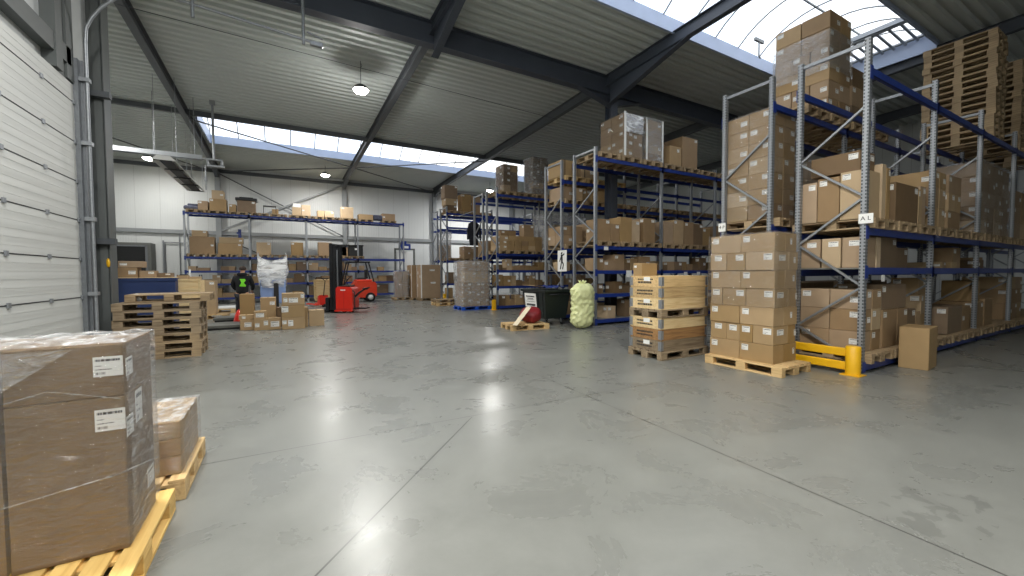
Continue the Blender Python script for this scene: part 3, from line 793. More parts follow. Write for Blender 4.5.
# second, low load
pallet(-1.2, 3.79, 0, 'wooden pallet under the low wrapped cartons', 0, True, 'wood_new', L_=.8, W_=1.2, nb=10)
PAL_K = None
bpy.context.view_layer.update()
lastp = [o for o in COL.objects if o.name.startswith('wooden_pallet') and not o.parent][-1]
lastp.rotation_euler = (0, 0, PI / 2)
zz = P
for li, h in enumerate((.125, .12, .12)):
    for j, (a, b) in enumerate(((3.49, 3.8), (3.805, 4.12))):
        for i, (c, d) in enumerate(((-1.45, -1.04), (-1.035, -.635))):
            carton(c, d, a, b, zz, h - .003, f'flat brown carton, {("bottom", "middle", "top")[li]} layer, {("near", "far")[j]} row, {("inner", "outer")[i]} side of the low wrapped load', 'flat cartons of the low wrapped load', 'card_warm', 0,
                   [('x', .0, .06, .09, .05)] if (li + j) % 2 else None, 8)
    zz += h
film(-1.455, -.63, 3.485, 4.125, P + .01, zz + .004, 'hazy film round the low flat cartons', 'film_clear', True, 'film_thick', 'film_hazy',  amp=.016, seed=8)

# stack of empty pallets
for k in range(7):
    dx = (.0, .008, -.01, .004, -.006, .01, -.004)[k]
    pallet(-1.95 + dx, 9.7 - dx, k * P, f'weathered empty pallet by the door column, {ORD[k]} from the floor', dx * 2, True, 'wood_old' if k < 3 else 'wood_grey', 'empty pallets stacked by the door column')
pallet(-1.83, 9.86, 7 * P, 'pale empty pallet lying askew on top of the stack by the column', .03, True, 'wood_old', 'empty pallets stacked by the door column')
g = G(); g.lathe([(0, 0), (.06, 0), (.07, .05), (.03, .1), (.035, .14), (0, .15)], 12)
tag(g.build('squeeze_bottle', 'white_plastic', None, (-2.32, 9.72, 8 * P - .14 + .0)), 'white plastic bottle standing on the empty pallet stack', 'bottle')
# ------------------------------------------------------------------ behind the pallet stack
t = thing('steel_container', 'dark blue steel container behind the empty pallets', 'container', (-3.15, 12.5, 0))
G().box(-.97, .97, -.5, -.46, .12, 1.42).box(-.97, .97, .46, .5, .12, 1.42).box(-.97, -.93, -.46, .46, .12, 1.42).box(.93, .97, -.46, .46, .12, 1.42).build('side_panel', 'blue_panel', t)
G().box(-.93, .93, -.46, .46, .12, .16).box(-1.0, 1.0, -.53, -.5, 1.36, 1.43).build('rim', 'blue_panel', t)
for x in (-.9, .8):
    for y in (-.48, .38): G().box(x, x + .1, y, y + .1, 0, .12).build('foot', 'steel_dark', t)
for i, (x0, x1, z, h) in enumerate(((-3.2, -2.9, 1.43, .26), (-3.14, -2.66, 1.43, .2), (-2.82, -2.62, 1.43, .0))):
    pass
G_ = 'cartons on the blue container'
t2 = thing('board', 'plywood board laid over the blue container', 'board', (-3.15, 12.5, 1.431))
G().box(-.95, .95, -.5, .5, 0, .012).build('board_sheet', 'wood_pale', t2)
for i, (x0, x1, y, z, h, lb) in enumerate(((-3.22, -2.86, 12.1, 1.445, .22, 'brown carton with label at the container corner'), (-2.84, -2.56, 12.15, 1.445, .15, 'low brown carton beside it on the blue container'),
                                          (-3.18, -2.76, 12.1, 1.67, .14, 'flat carton lying on another above the blue container'), (-2.55, -2.3, 12.3, 1.445, .1, 'small dark carton at the free end of the blue container'))):
    carton(x0, x1, y, y + .3, z, h, lb, G_, 'card_brown' if i != 3 else 'card_dark', 0, 'auto', 2)
# pale crate and boxes on a table
t = thing('wooden_crate', 'pale wooden crate with batten frame behind the pallet stack', 'crate', (-2.02, 12.6, 0))
G().box(-.26, .26, -.3, .3, .1, 1.36).build('crate_panel', 'wood_pale', t)
for x in (-.26, .22): G().box(x, x + .04, -.32, -.3, .1, 1.4).build('batten', 'wood_pale', t)
for z in (.1, .9, 1.12, 1.34): G().box(-.22, .22, -.318, -.3, z, z + .06).build('batten', 'wood_pale', t)
for x in (-.24, .16): G().box(x, x + .08, -.3, .3, 0, .1).build('skid', 'wood_new', t)
for i, (x, z, s_) in enumerate(((-1.88, 1.365, .1), (-2.12, 1.365, .1))):
    carton(x - s_, x + s_, 12.4, 12.7, z, .12 if i else .09, ('small white-topped carton on the pale crate', 'small open carton on the pale crate')[i], 'cartons on the pale crate', 'card_pale', 0, None, 2)
# tall carton on a pallet
pallet(-2.3, 17.2, 0, 'pallet under the tall plain carton beyond the crate', 0, False, 'wood_new')
carton(-2.62, -2.02, 16.9, 17.5, P, .62, 'lower large plain carton on the pallet beyond the crate', 'large cartons beyond the crate', 'card_warm', 0, None, 3)
carton(-2.62, -2.02, 16.9, 17.5, P + .622, .52, 'upper large plain carton on the pallet beyond the crate', 'large cartons beyond the crate', 'card_warm', 0, 'auto', 3)
# dark low platforms
for i, (y0, y1, x0, x1) in enumerate(((13.35, 14.2, -2.1, -1.05), (15.6, 16.4, -1.95, -1.0))):
    t = thing('floor_scale', ('low dark grey platform on the floor before the parcels', 'low grey platform on the floor at the worker')[i], 'platform', ((x0 + x1) / 2, (y0 + y1) / 2, 0))
    a, b = (x1 - x0) / 2, (y1 - y0) / 2
    G().bbox(-a, a, -b, b, .05, .13, .01).build('platform_plate', 'machine_grey', t)
    G().box(-a + .04, a - .04, -b + .04, b - .04, 0, .05).build('platform_base', 'black_metal', t)
pallet(-1.75, 19.6, 0, 'pallet with white sheet behind the worker', 0, False, 'wood_new')
tag(G().bbox(-.55, .55, -.36, .36, 0, .1, .03).build('folded_sheet', 'white_plastic', None, (-1.75, 19.6, P)), 'folded white plastic sheet lying on the pallet behind the worker', 'sheet')
# parcels on the floor
def parcel(x0, x1, y, dep, z, h, lb, lab=None, m='card_warm', rz=0): carton(x0, x1, y, y + dep, z, h, lb, 'parcels waiting on the floor by the worker', m, rz, lab, 5)
L1 = lambda u, v, w_=.1, h_=.07: ('y', u, v, w_, h_)
parcel(-1.03, -.72, 12.95, .3, 0, .28, 'small parcel with white pouch at the end of the parcel row', [L1(.02, .15, .16, .12)])
parcel(-1.06, -.74, 13.0, .3, .282, .12, 'flat small parcel on the end of the parcel row', [L1(-.05, .06, .08, .07)])
parcel(-.71, -.08, 12.75, .3, 0, .31, 'long low parcel with three white pouches on the floor', [L1(.17, .15, .2, .15), L1(-.04, .19, .1, .12), L1(-.24, .14, .1, .1)])
parcel(-.71, -.43, 12.8, .3, .312, .2, 'small parcel with white pouch standing on the long parcel', [L1(0, .09, .19, .11)])
parcel(-1.07, -.73, 13.5, .4, 0, .95, 'upright tall narrow parcel at the back of the row', None)
parcel(-.58, -.2, 13.4, .4, 0, .84, 'upright parcel with one white label behind the long parcel', [L1(.1, .68, .12, .1)])
parcel(-.19, -.02, 13.35, .35, 0, .55, 'dark small parcel tucked behind the parcel tower', None, 'card_dark')
parcel(-.06, .5, 12.55, .45, 0, .33, 'bottom parcel of the three-high tower', [L1(-.22, .2, .1, .1), L1(-.07, .17, .12, .16)])
parcel(-.06, .5, 12.55, .45, .332, .33, 'middle parcel of the three-high tower', [L1(-.2, .22, .16, .16)])
parcel(-.05, .5, 12.55, .45, .664, .32, 'top parcel of the three-high tower with white pouches', [L1(-.19, .14, .1, .12), L1(.0, .13, .22, .13), L1(.22, .24, .08, .11)])
parcel(.51, .59, 12.9, .4, 0, .56, 'thin parcel squeezed beside the three-high tower', None)
parcel(.62, 1.02, 13.0, .4, 0, .46, 'single plain parcel alone at the end of the row', None)
tag(G().lathe([(0, 0), (.11, 0), (.14, .1), (.1, .28), (.04, .42), (0, .44)], 12).build('red_sack', 'red_paint', None, (-1.2, 14.75, 0)), 'red plastic sack on the floor at the worker', 'sack')
# bin stand with white bag
t = thing('bag_stand', 'pale blue box on a black post holding a white bag', 'stand', (-.3, 15.6, 0))
G().bbox(-.36, .36, -.25, .25, .55, 1.32, .02).build('box_body', 'light_blue', t)
G().box(.02, .16, -.3, -.25, .35, 1.25).build('post', 'black_metal', t)
G().box(-.3, .3, -.22, .22, 0, .06).box(-.05, .15, -.1, .1, .06, .56).build('stand_base', 'black_metal', t)
g = G(); NS = 22; NR = 12
for j in range(NR + 1):
    v = j / NR; z = 1.08 + 1.0 * v
    for k in range(NS):
        a = 2 * PI * k / NS; rr = .37 + .07 * math.sin(v * 2.6) + .05 * noise.noise(Vector((math.cos(a) * 2, math.sin(a) * 2, v * 5)))
        sq = 1 / max(abs(math.cos(a)), abs(math.sin(a))) ** .55
        dz = .3 * v * v * (abs(math.cos(a)) ** 3 - .45) + .05 * noise.noise(Vector((math.cos(a) * 3, math.sin(a) * 3, 9)))
        g.v.append((rr * sq * math.cos(a), rr * .8 * sq * math.sin(a), z + dz))
for j in range(NR):
    for k in range(NS): g.f.append((j * NS + k, j * NS + (k + 1) % NS, (j + 1) * NS + (k + 1) % NS, (j + 1) * NS + k)); g.m.append(0); g.sm.append(True)
tag(g.build('plastic_bag', 'bag_white', None, (-.3, 15.6, 0)), 'big translucent white bag hanging over the pale blue box', 'bag')
# ================================================================== STORAGE ROWS
bays = lambda X0, k, p=2.68: (X0 + k * p + .06, X0 + (k + 1) * p - .06)
RX0, CX0 = 7.42, 7.69
rack('near rack row with perforated uprights beside the yellow guard', RX0, 5, 2.66, 3.53, 4.86, [(.14, 'beam'), (1.56, 'deck'), (2.14, 'beam'), (4.43, 'beam')], near=True)
rack('rack row standing back to back behind the near row', RX0, 5, 3.98, 4.83, 4.86, [(.14, 'beam'), (1.52, 'beam'), (2.3, 'beam'), (4.4, 'beam')], near=True)
rack('centre rack row with blue shelves behind the crates', CX0, 3, 8.84, 9.78, 5.03, [(.17, 'deck'), (.9, 'deck'), (1.57, 'deck'), (2.27, 'beam'), (4.76, 'beam')])
rack('centre rack row on the far side of the dark column', CX0, 3, 10.42, 11.3, 5.03, [(.17, 'deck'), (.9, 'deck'), (1.57, 'deck'), (2.27, 'beam'), (3.7, 'beam'), (4.42, 'beam')])
rack('third rack row with many small cartons', CX0, 3, 14.86, 15.82, 5.03, [(.15, 'deck'), (.97, 'deck'), (1.63, 'deck'), (2.32, 'beam'), (4.75, 'beam')])
rack('third rack row, rear half, with wrapped load', CX0, 2, 16.2, 17.1, 5.03, [(.15, 'deck'), (2.25, 'beam'), (4.0, 'beam'), (4.75, 'beam')])
rack('rearmost rack row, front half', CX0, 2, 20.7, 21.7, 5.1, [(.15, 'deck'), (.97, 'deck'), (2.2, 'beam'), (4.0, 'beam'), (4.75, 'beam')])
rack('rearmost rack row, rear half', CX0, 2, 22.2, 23.1, 5.05, [(.15, 'deck'), (2.25, 'beam'), (4.0, 'beam'), (4.75, 'beam')])
rack('long low rack against the back wall', -4.16, 4, 25.2, 26.15, 4.66, [(.33, 'deck'), (1.05, 'deck'), (1.7, 'deck'), (2.4, 'beam'), (4.58, 'beam')], pitch=2.67)

def bay_pallets(X0, k, yc, z, which, phrase, mat='wood_old', rz=PI / 2):
    """euro pallets side by side in bay k, long side along y"""
    for i in which:
        pallet(X0 + k * 2.68 + .46 + i * .88, yc, z, f'pallet {("at the aisle side", "in the middle", "at the inner side")[i]} of {phrase}', rz, False, mat, f'pallets in {phrase}', L_=1.1, W_=.8)
        yield X0 + k * 2.68 + .46 + i * .88
BW = ('first bay', 'second bay', 'third bay', 'fourth bay', 'fifth bay')
# ---- near row R1
y0, y1 = 2.6, 3.6; yc = 3.1
rk = 'near rack row'
# floor level
ld = [(7.47, 8.3, 'end'), (8.36, 9.0, 'b'), (9.15, 9.9, 'c')]
for k in range(5): list(bay_pallets(RX0, k, yc, .142, (0, 1, 2), f'the floor level, {BW[k]} of the {rk}'))
Z0 = .29
grid_load(7.5, 8.16, 2.68, 3.52, Z0, [(.31, 2, 2), (.33, 2, 2), (.3, 2, 2)], 'floor-level load behind the yellow guard', 'card_brown')
carton(8.22, 8.78, 2.68, 3.3, Z0, .6, 'tall brown carton beside the floor-level load of the near rack', 'large cartons at floor level of the near rack', 'card_brown', 0, 'auto', 4)
carton(8.22, 9.2, 2.7, 3.3, Z0 + .605, .4, 'large brown carton lying on a tall one at floor level', 'large cartons at floor level of the near rack', 'card_dark', 0, 'auto', 4)
carton(9.3, 9.72, 2.72, 3.2, Z0, .56, 'upright dark carton in the end bay before the lone box', 'large cartons at floor level of the near rack', 'card_dark', 0, 'auto', 4)
carton(9.74, 9.94, 2.72, 3.2, Z0, .5, 'slim carton beside the upright dark carton', 'large cartons at floor level of the near rack', 'card_brown', 0, 'auto', 4)
carton(10.2, 10.55, 2.8, 3.3, Z0, .42, 'carton at the bottom of a leaning pile, second bay floor', 'large cartons at floor level of the near rack', 'card_warm', 0, 'auto', 4)
carton(10.2, 10.5, 2.8, 3.2, Z0 + .425, .36, 'middle carton of a leaning pile, second bay floor', 'large cartons at floor level of the near rack', 'card_pale', .1, 'auto', 4)
carton(10.18, 10.52, 2.8, 3.2, Z0 + .79, .3, 'top carton of a leaning pile, second bay floor', 'large cartons at floor level of the near rack', 'card_warm', -.1, 'auto', 4)
carton(8.8, 9.22, 2.68, 3.3, Z0, .6, 'second tall carton supporting the lying one, floor level', 'large cartons at floor level of the near rack', 'card_brown', 0, 'auto', 4)
carton(11.0, 11.95, 2.64, 3.3, Z0, .52, 'wide carton on the second bay floor pallet', 'large cartons at floor level of the near rack', 'card_dark', .03, 'auto', 4)
carton(12.0, 12.5, 2.66, 3.3, Z0, .5, 'square carton beside the wide one on the floor pallet', 'large cartons at floor level of the near rack', 'card_brown', 0, 'auto', 4)
carton(12.85, 13.4, 2.66, 3.3, Z0, .55, 'carton with white label at the start of the third bay floor', 'large cartons at floor level of the near rack', 'card_brown', 0, 'auto', 4)
carton(12.9, 13.3, 2.7, 3.2, Z0 + .555, .45, 'upper carton at the start of the third bay floor', 'large cartons at floor level of the near rack', 'card_warm', 0, 'auto', 4)
carton(13.5, 14.1, 2.66, 3.3, Z0, .6, 'tall carton in the third bay floor', 'large cartons at floor level of the near rack', 'card_brown', 0, 'auto', 4)
grid_load(15.6, 17.0, 2.7, 3.5, Z0, [(.4, 3, 1), (.36, 3, 1), (.3, 2, 1)], 'floor-level load, fourth bay of the near rack', 'card_brown')
# deck level 1.52
for i_, (a_, b_, m_) in enumerate(((2.7, 2.94, 'card_brown'), (2.96, 3.21, 'card_pale'), (3.23, 3.53, 'card_brown'))):
    carton(7.47, 7.95, a_, b_, 1.56, .46, ('upright carton at the end upright, lower deck of the near rack', 'middle upright carton in the open rack end, lower deck', 'rear upright carton in the open rack end, lower deck')[i_], 'cartons in the rack end, lower deck', m_, 0, [('x', -.03, .37, .13, .08)], 5)
carton(8.0, 8.14, 2.7, 3.3, 1.56, .47, 'slim upright carton on the lower deck, near rack', 'cartons on the lower deck', 'card_pale', 0, None, 4)
carton(8.2, 9.0, 2.78, 3.4, 1.56, .5, 'large dark carton on the lower deck beside the slim one', 'cartons on the lower deck', 'card_dark', 0, 'auto', 4)
carton(9.1, 9.9, 2.9, 3.4, 1.56, .36, 'broad dark carton on the lower deck, near rack', 'cartons on the lower deck', 'card_dark', 0, 'auto', 4)
shelf_fill(10.2, 12.6, 2.75, 3.5, 1.56, .45, 'the lower deck of the near rack, second bay', 5, .6, (.25, .45))
shelf_fill(12.9, 15.2, 2.75, 3.5, 1.56, .45, 'the lower deck of the near rack, third bay', 6, .8, (.25, .6))
# pallet level 2.1
for k in range(4): list(bay_pallets(RX0, k, 3.1, 2.142, (0, 1, 2), f'the middle level, {BW[k]} of the {rk}'))
Z1 = 2.288
for i, (a, b, c, d, h, lb, m) in enumerate([
    (7.46, 7.98, 2.68, 2.98, .72, 'tall pale carton with label at the end upright, middle level', 'card_pale'), (7.46, 7.98, 2.99, 3.28, .68, 'tall carton with red mark in the rack end, middle level', 'card_brown'),
    (7.46, 7.98, 3.29, 3.56, .64, 'tall carton at the back of the rack end, middle level', 'card_brown'), (7.5, 7.98, 2.75, 3.4, .3, 'big flat carton lying on the three tall ones', 'card_dark'),
    (8.0, 8.14, 2.66, 3.3, .86, 'thin upright carton next to the tall ones', 'card_pale'), (8.16, 8.3, 2.66, 3.3, .82, 'second thin upright carton, middle level', 'card_warm'),
    (8.4, 9.32, 2.62, 3.3, .62, 'large dark carton with label on the middle level', 'card_dark'), (9.34, 9.5, 2.62, 3.2, .6, 'narrow pale carton beside the large dark one', 'card_pale'),
    (8.45, 8.8, 2.9, 3.4, .26, 'small carton set on the large dark one', 'card_brown'), (9.52, 9.68, 2.7, 3.2, .5, 'short carton before the second upright', 'card_brown'),
    (9.7, 9.95, 2.7, 3.3, .7, 'tall slim carton at the second upright', 'card_brown')]):
    z = {3: Z1 + .722, 8: Z1 + .622}.get(i, Z1)
    carton(a, b, c, d, z, h, lb, 'mixed cartons on the middle level of the near rack', m, 0, 'auto', 4)
grid_load(10.2, 10.9, 2.68, 3.4, Z1, [(.38, 2, 2), (.36, 2, 2), (.3, 2, 1)], 'middle-level load, second bay of the near rack', 'card_warm')
grid_load(10.98, 11.7, 2.66, 3.5, Z1, [(.36, 1, 2), (.34, 2, 1), (.34, 1, 2)], 'piled load beside the second-bay load', 'card_brown')
grid_load(12.9, 15.1, 2.66, 3.5, Z1, [(.31, 4, 1), (.31, 4, 1), (.31, 4, 1), (.31, 4, 1), (.3, 3, 1)], 'big wrapped load, third bay of the near rack', 'card_brown')
film(12.88, 15.12, 2.64, 3.5, Z1, Z1 + 1.56, 'shiny film round the big third-bay load of the near rack', 'film_clear', True, amp=.02, seed=12)
grid_load(15.7, 17.6, 2.66, 3.5, Z1, [(.4, 3, 1), (.4, 3, 1), (.4, 3, 1)], 'wrapped load, fourth bay of the near rack', 'card_brown')
# top level 4.43: towers of empty pallets
def pallet_tower(x, y, n, z, lb, seed, rz=PI / 2, mat='wood_new'):
    R_ = random.Random(seed)
    for k in range(n):
        pallet(x + R_.uniform(-.015, .015), y + R_.uniform(-.015, .015), z + k * P, f'empty pallet, {ORD[k]} up, {lb}', rz + R_.uniform(-.02, .02), False, mat, 'empty pallets, ' + lb)
pallet_tower(14.22, 3.27, 17, 4.432, 'tall tower atop the near rack', 3, mat='wood_old')
pallet_tower(15.95, 3.2, 15, 4.432, 'second tower atop the near rack', 4, mat='wood_old')
pallet_tower(18.3, 3.2, 12, 4.432, 'third tower atop the near rack', 6, mat='wood_old')
# ---- R2
for k in range(4):
    list(bay_pallets(RX0, k, 4.4, .142, (0, 1, 2), f'the floor level, {BW[k]} of the second row'))
    list(bay_pallets(RX0, k, 4.4, 2.302, (0, 1, 2), f'the middle level, {BW[k]} of the second row'))
grid_load(7.47, 8.25, 4.0, 4.82, 2.45, [(.275, 2, 2)] * 7, 'tall wrapped load, second row end', 'card_warm', .006)
film(7.46, 8.26, 3.99, 4.83, 2.47, 4.385, 'glossy film round the tall load in the second row end', 'film_clear', True, amp=.02, seed=21)
grid_load(8.4, 9.1, 4.02, 4.7, 2.45, [(.4, 2, 1), (.4, 2, 1), (.35, 2, 1)], 'purple-wrapped load behind the middle level', 'card_brown')
film(8.39, 9.11, 4.01, 4.71, 2.46, 3.64, 'hazy film round the load behind the middle level', 'film_hazy', True, amp=.04, seed=22)
grid_load(9.3, 10.0, 4.02, 4.7, 2.45, [(.35, 2, 1), (.3, 2, 1)], 'small load behind the middle level', 'card_brown')
grid_load(10.3, 11.9, 4.02, 4.7, 2.45, [(.38, 3, 1), (.36, 3, 1), (.33, 3, 1)], 'second-row load, second bay, middle level', 'card_brown')
grid_load(13.0, 14.8, 4.02, 4.7, 2.45, [(.4, 3, 1), (.4, 3, 1), (.4, 3, 1)], 'second-row load, third bay, middle level', 'card_brown')
grid_load(7.5, 9.9, 4.02, 4.7, .29, [(.35, 4, 1), (.33, 4, 1), (.33, 3, 1)], 'second-row load, first bay, floor level', 'card_brown')
grid_load(10.3, 12.6, 4.05, 4.75, .29, [(.35, 4, 1), (.33, 4, 1), (.33, 3, 1)], 'second-row load, second bay, floor level', 'card_dark')
grid_load(13.0, 15.1, 4.05, 4.75, .29, [(.4, 3, 1), (.33, 3, 1)], 'second-row load, third bay, floor level', 'card_dark')
shelf_fill(10.3, 12.5, 4.05, 4.7, 1.52, .55, 'the small level of the second row', 8, .6)
# tower of cartons on the top of R2
for k in (0, 1): list(bay_pallets(RX0, k, 4.4, 4.402, (1, 2) if k == 0 else (0, 1), f'the top level, {BW[k]} of the second row', 'wood_old'))
TZ = 4.548
grid_load(9.2, 10.08, 3.9, 4.9, TZ, [(.33, 2, 3), (.33, 2, 3), (.33, 2, 2), (.325, 2, 3), (.325, 2, 2), (.33, 2, 2)], 'high tower under the near skylight', 'card_brown', .012)
film(9.19, 10.09, 3.89, 4.91, TZ + .85, TZ + 1.6, 'milky film band round the high tower under the skylight', 'film_hazy', False, amp=.015, seed=31)
grid_load(10.3, 10.95, 3.95, 4.8, TZ, [(.4, 1, 2), (.4, 1, 2), (.38, 1, 1)], 'shorter pile beside the high tower', 'card_dark')
# guard at the rack end
t = thing('rack_guard', 'yellow steel guard rail at the near rack end', 'guard rail', (7.18, 2.66, 0))
G().lathe([(.09, 0), (.09, .41), (.08, .42), (0, .42)], 20).build('guard_post', 'yellow_paint', t)
for z in (.06, .26): G().bbox(-.03, .03, .05, 1.15, z, z + .12, .01).build('guard_rail', 'yellow_paint', t)
G().lathe([(.09, 0), (.09, .41), (.08, .42), (0, .42)], 20).build('guard_post', 'yellow_paint', t, (0, 1.2, 0))
G().box(-.12, .12, -.12, .12, 0, .01).build('foot_plate', 'yellow_paint', t)
# location sign with the two characters at the end upright
def text_obj(body, size, loc, rot, mat, parent, name='printed_text', sx=1.):
    cu = bpy.data.curves.new(name, 'FONT'); cu.body = body; cu.size = size; cu.extrude = .0008; cu.align_x = 'CENTER'; cu.align_y = 'CENTER'
    tmp = bpy.data.objects.new('tmp_text', cu); COL.objects.link(tmp)
    dg = bpy.context.evaluated_depsgraph_get(); dg.update()
    me = bpy.data.meshes.new_from_object(tmp.evaluated_get(dg)); bpy.data.objects.remove(tmp)
    me.materials.clear(); me.materials.append(MATS[mat])
    o = bpy.data.objects.new(name, me); COL.objects.link(o); o.location = loc; o.rotation_euler = rot; o.scale = (sx, 1, 1)
    if parent: o.parent = parent
    return o
FX = (PI / 2, 0, -PI / 2)   # text facing -x
FY = (PI / 2, 0, 0)          # text facing -y
t = thing('location_sign', 'white shelf location plate on the end upright of the near rack', 'sign', (7.36, 2.62, 2.27))
G().box(-.005, .005, -.085, .085, -.07, .07).build('sign_plate', 'paper', t)
text_obj('A L', .085, (-.006, 0, 0), FX, 'ink', t)
t = thing('location_sign', 'white shelf location plate on the far upright of the second row', 'sign', (7.36, 4.83, 2.36))
G().box(-.005, .005, -.07, .07, -.08, .08).build('sign_plate', 'paper', t)
text_obj('4 P', .085, (-.006, 0, 0), FX, 'ink', t)
level_tag(7.95, 2.6, 1.4, .1, .1, 'small white tag hanging under the lower deck, near rack')
# lone box on the floor
carton(8.412, 8.97, 2.223, 2.563, 0, .64, 'single large carton standing on the floor before the near rack', 'lone cartons on the floor', 'card_warm', .1, None, 9)

# ---- centre rows C1, C2
cp = 'centre rack front row'
def many(X0, ks, yf, z, hmax, what, seed, **kw):
    for k in ks:
        a, b = bays(X0, k); shelf_fill(a, b, yf, yf + .75, z, hmax, f'the {what}, {BW[k]} of the {ROW}', seed + k, **kw)
ROW = 'centre rack'
many(CX0, (0, 1, 2), 8.9, .17, .62, 'bottom shelf', 40, dens=.55, wr=(.35, .55), stack=0)
many(CX0, (0, 1, 2), 8.9, .9, .48, 'second shelf', 50, dens=.85)
many(CX0, (0, 1, 2), 8.9, 1.57, .5, 'third shelf', 60, dens=.85)
for k in range(3): list(bay_pallets(CX0, k, 9.3, 2.272, (0, 1, 2), f'the pallet level, {BW[k]} of the {ROW}'))
for k in range(3): list(bay_pallets(CX0, k, 9.3, 4.762, (0, 1, 2), f'the top level, {BW[k]} of the {ROW}', 'wood_old'))
for i, (a, b, c, h, m) in enumerate(((7.78, 8.25, 8.85, .62, 'card_brown'), (8.27, 8.62, 8.85, .5, 'card_brown'), (8.64, 9.1, 8.83, .72, 'card_warm'), (9.12, 9.5, 8.9, .66, 'card_pale'), (9.62, 10.1, 8.85, .75, 'card_brown'),
                                     (10.5, 10.95, 8.85, .7, 'card_brown'), (10.97, 11.45, 8.85, .78, 'card_warm'), (11.5, 11.95, 8.85, .74, 'card_brown'), (12.0, 12.5, 8.9, .72, 'card_dark'), (12.5, 12.9, 8.9, .6, 'card_warm'), (13.2, 13.8, 8.9, .7, 'card_brown'))):
    carton(a, b, c, c + .5, 2.418, h, f'{ORD[i]} carton along the pallet level of the centre rack', 'cartons on the pallet level of the centre rack', m, 0, 'auto', 2)
grid_load(8.72, 9.52, 8.82, 9.8, 4.908, [(.25, 2, 2)] * 5, 'wrapped block atop the centre rack, aisle side', 'card_brown')
film(8.71, 9.53, 8.81, 9.81, 4.92, 6.17, 'thick film round the block atop the centre rack', 'film_clear', True, amp=.02, seed=41)
for i_, (xa_, xb_) in enumerate(((8.70, 8.78), (9.65, 9.71), (10.34, 10.4))):
    tag(G().bbox(xa_, xb_, 8.755 if i_ == 0 else 8.8, 8.772 if i_ == 0 else 8.822, 4.92, 6.19, .006).build('edge_strip', 'paper'), ('white edge strip at the aisle corner of the wrapped block atop the centre rack', 'white edge strip at the start of the second wrapped block', 'white edge strip at the end of the second wrapped block')[i_], 'strip')
tag(G().bbox(8.79, 9.5, 8.775, 8.79, 5.62, 6.16, .006).build('foam_sheet', 'bag_white'), 'white protective sheet on the block atop the centre rack', 'sheet')
grid_load(9.68, 10.38, 8.85, 9.7, 4.908, [(.25, 1, 2)] * 5, 'second wrapped block atop the centre rack', 'card_brown')
film(9.67, 10.4, 8.83, 9.72, 4.92, 6.2, 'milky film round the second block atop the centre rack', 'film_thick', True, amp=.025, seed=42)
carton(10.75, 11.3, 8.85, 9.4, 4.908, .62, 'cube carton with label atop the centre rack', 'single cartons atop the centre rack', 'card_warm', 0, [('y', .12, .5, .1, .1)], 4)
carton(11.35, 12.1, 8.85, 9.6, 4.908, 1.0, 'tall brown carton atop the centre rack', 'single cartons atop the centre rack', 'card_brown', 0, 'auto', 4)
carton(10.75, 11.3, 9.42, 9.8, 4.908, .85, 'carton behind the cube carton atop the centre rack', 'single cartons atop the centre rack', 'card_dark', 0, None, 4)
# C2
ROW = 'second centre row'
many(CX0, (0, 1), 10.45, .17, .6, 'bottom shelf', 140, dens=.6, wr=(.35, .6))
many(CX0, (0, 1), 10.45, .9, .48, 'second shelf', 150, dens=.7, wr=(.35, .6))
many(CX0, (0, 1), 10.45, 1.57, .5, 'third shelf', 160, dens=.7, wr=(.35, .6))
for k in range(3):
    list(bay_pallets(CX0, k, 10.85, 2.272, (0, 1, 2), f'the pallet level, {BW[k]} of the {ROW}'))
    list(bay_pallets(CX0, k, 10.85, 3.702, (0, 1, 2), f'the upper level, {BW[k]} of the {ROW}'))
list(bay_pallets(CX0, 0, 10.85, 4.422, (0, 1, 2), f'the top level, first bay of the {ROW}', 'wood_new'))
grid_load(7.75, 8.55, 10.45, 11.3, 2.418, [(.3, 2, 2), (.28, 2, 2)], 'pallet-level load of the second centre row', 'card_brown')
grid_load(8.7, 10.1, 10.45, 11.3, 2.418, [(.4, 3, 1), (.3, 2, 1)], 'larger pallet-level load of the second centre row', 'card_brown')
grid_load(10.5, 12.8, 10.45, 11.3, 2.418, [(.5, 4, 1), (.3, 3, 1)], 'second-bay load of the second centre row', 'card_brown')
grid_load(7.8, 8.6, 10.5, 11.3, 3.848, [(.42, 2, 1)], 'low load on the upper level, second centre row', 'card_warm')
grid_load(8.75, 9.6, 10.5, 11.3, 3.848, [(.4, 2, 1)], 'next low load on the upper level, second centre row', 'card_warm')
# top: wooden crates with wire
for i, (a, b, h, m) in enumerate(((7.72, 8.35, .52, 'wood_pale'), (8.5, 9.25, .42, 'wood_pale'))):
    t = thing('wooden_crate', ('pale crate with dark straps atop the second centre row', 'lower pale crate with white label atop the second centre row')[i], 'crate', ((a + b) / 2, 10.85, 4.568))
    w_ = (b - a) / 2
    G().bbox(-w_, w_, -.38, .38, 0, h, .01).build('crate_body', 'card_warm', t)
    for x in (-w_ * .6, w_ * .6): G().box(x - .015, x + .015, -.384, .384, -.0, h + .004).build('strap', 'black_plastic', t)
    if i: put_label(t, 'y', .1, .25, .2, .14, 2 * w_, .76)
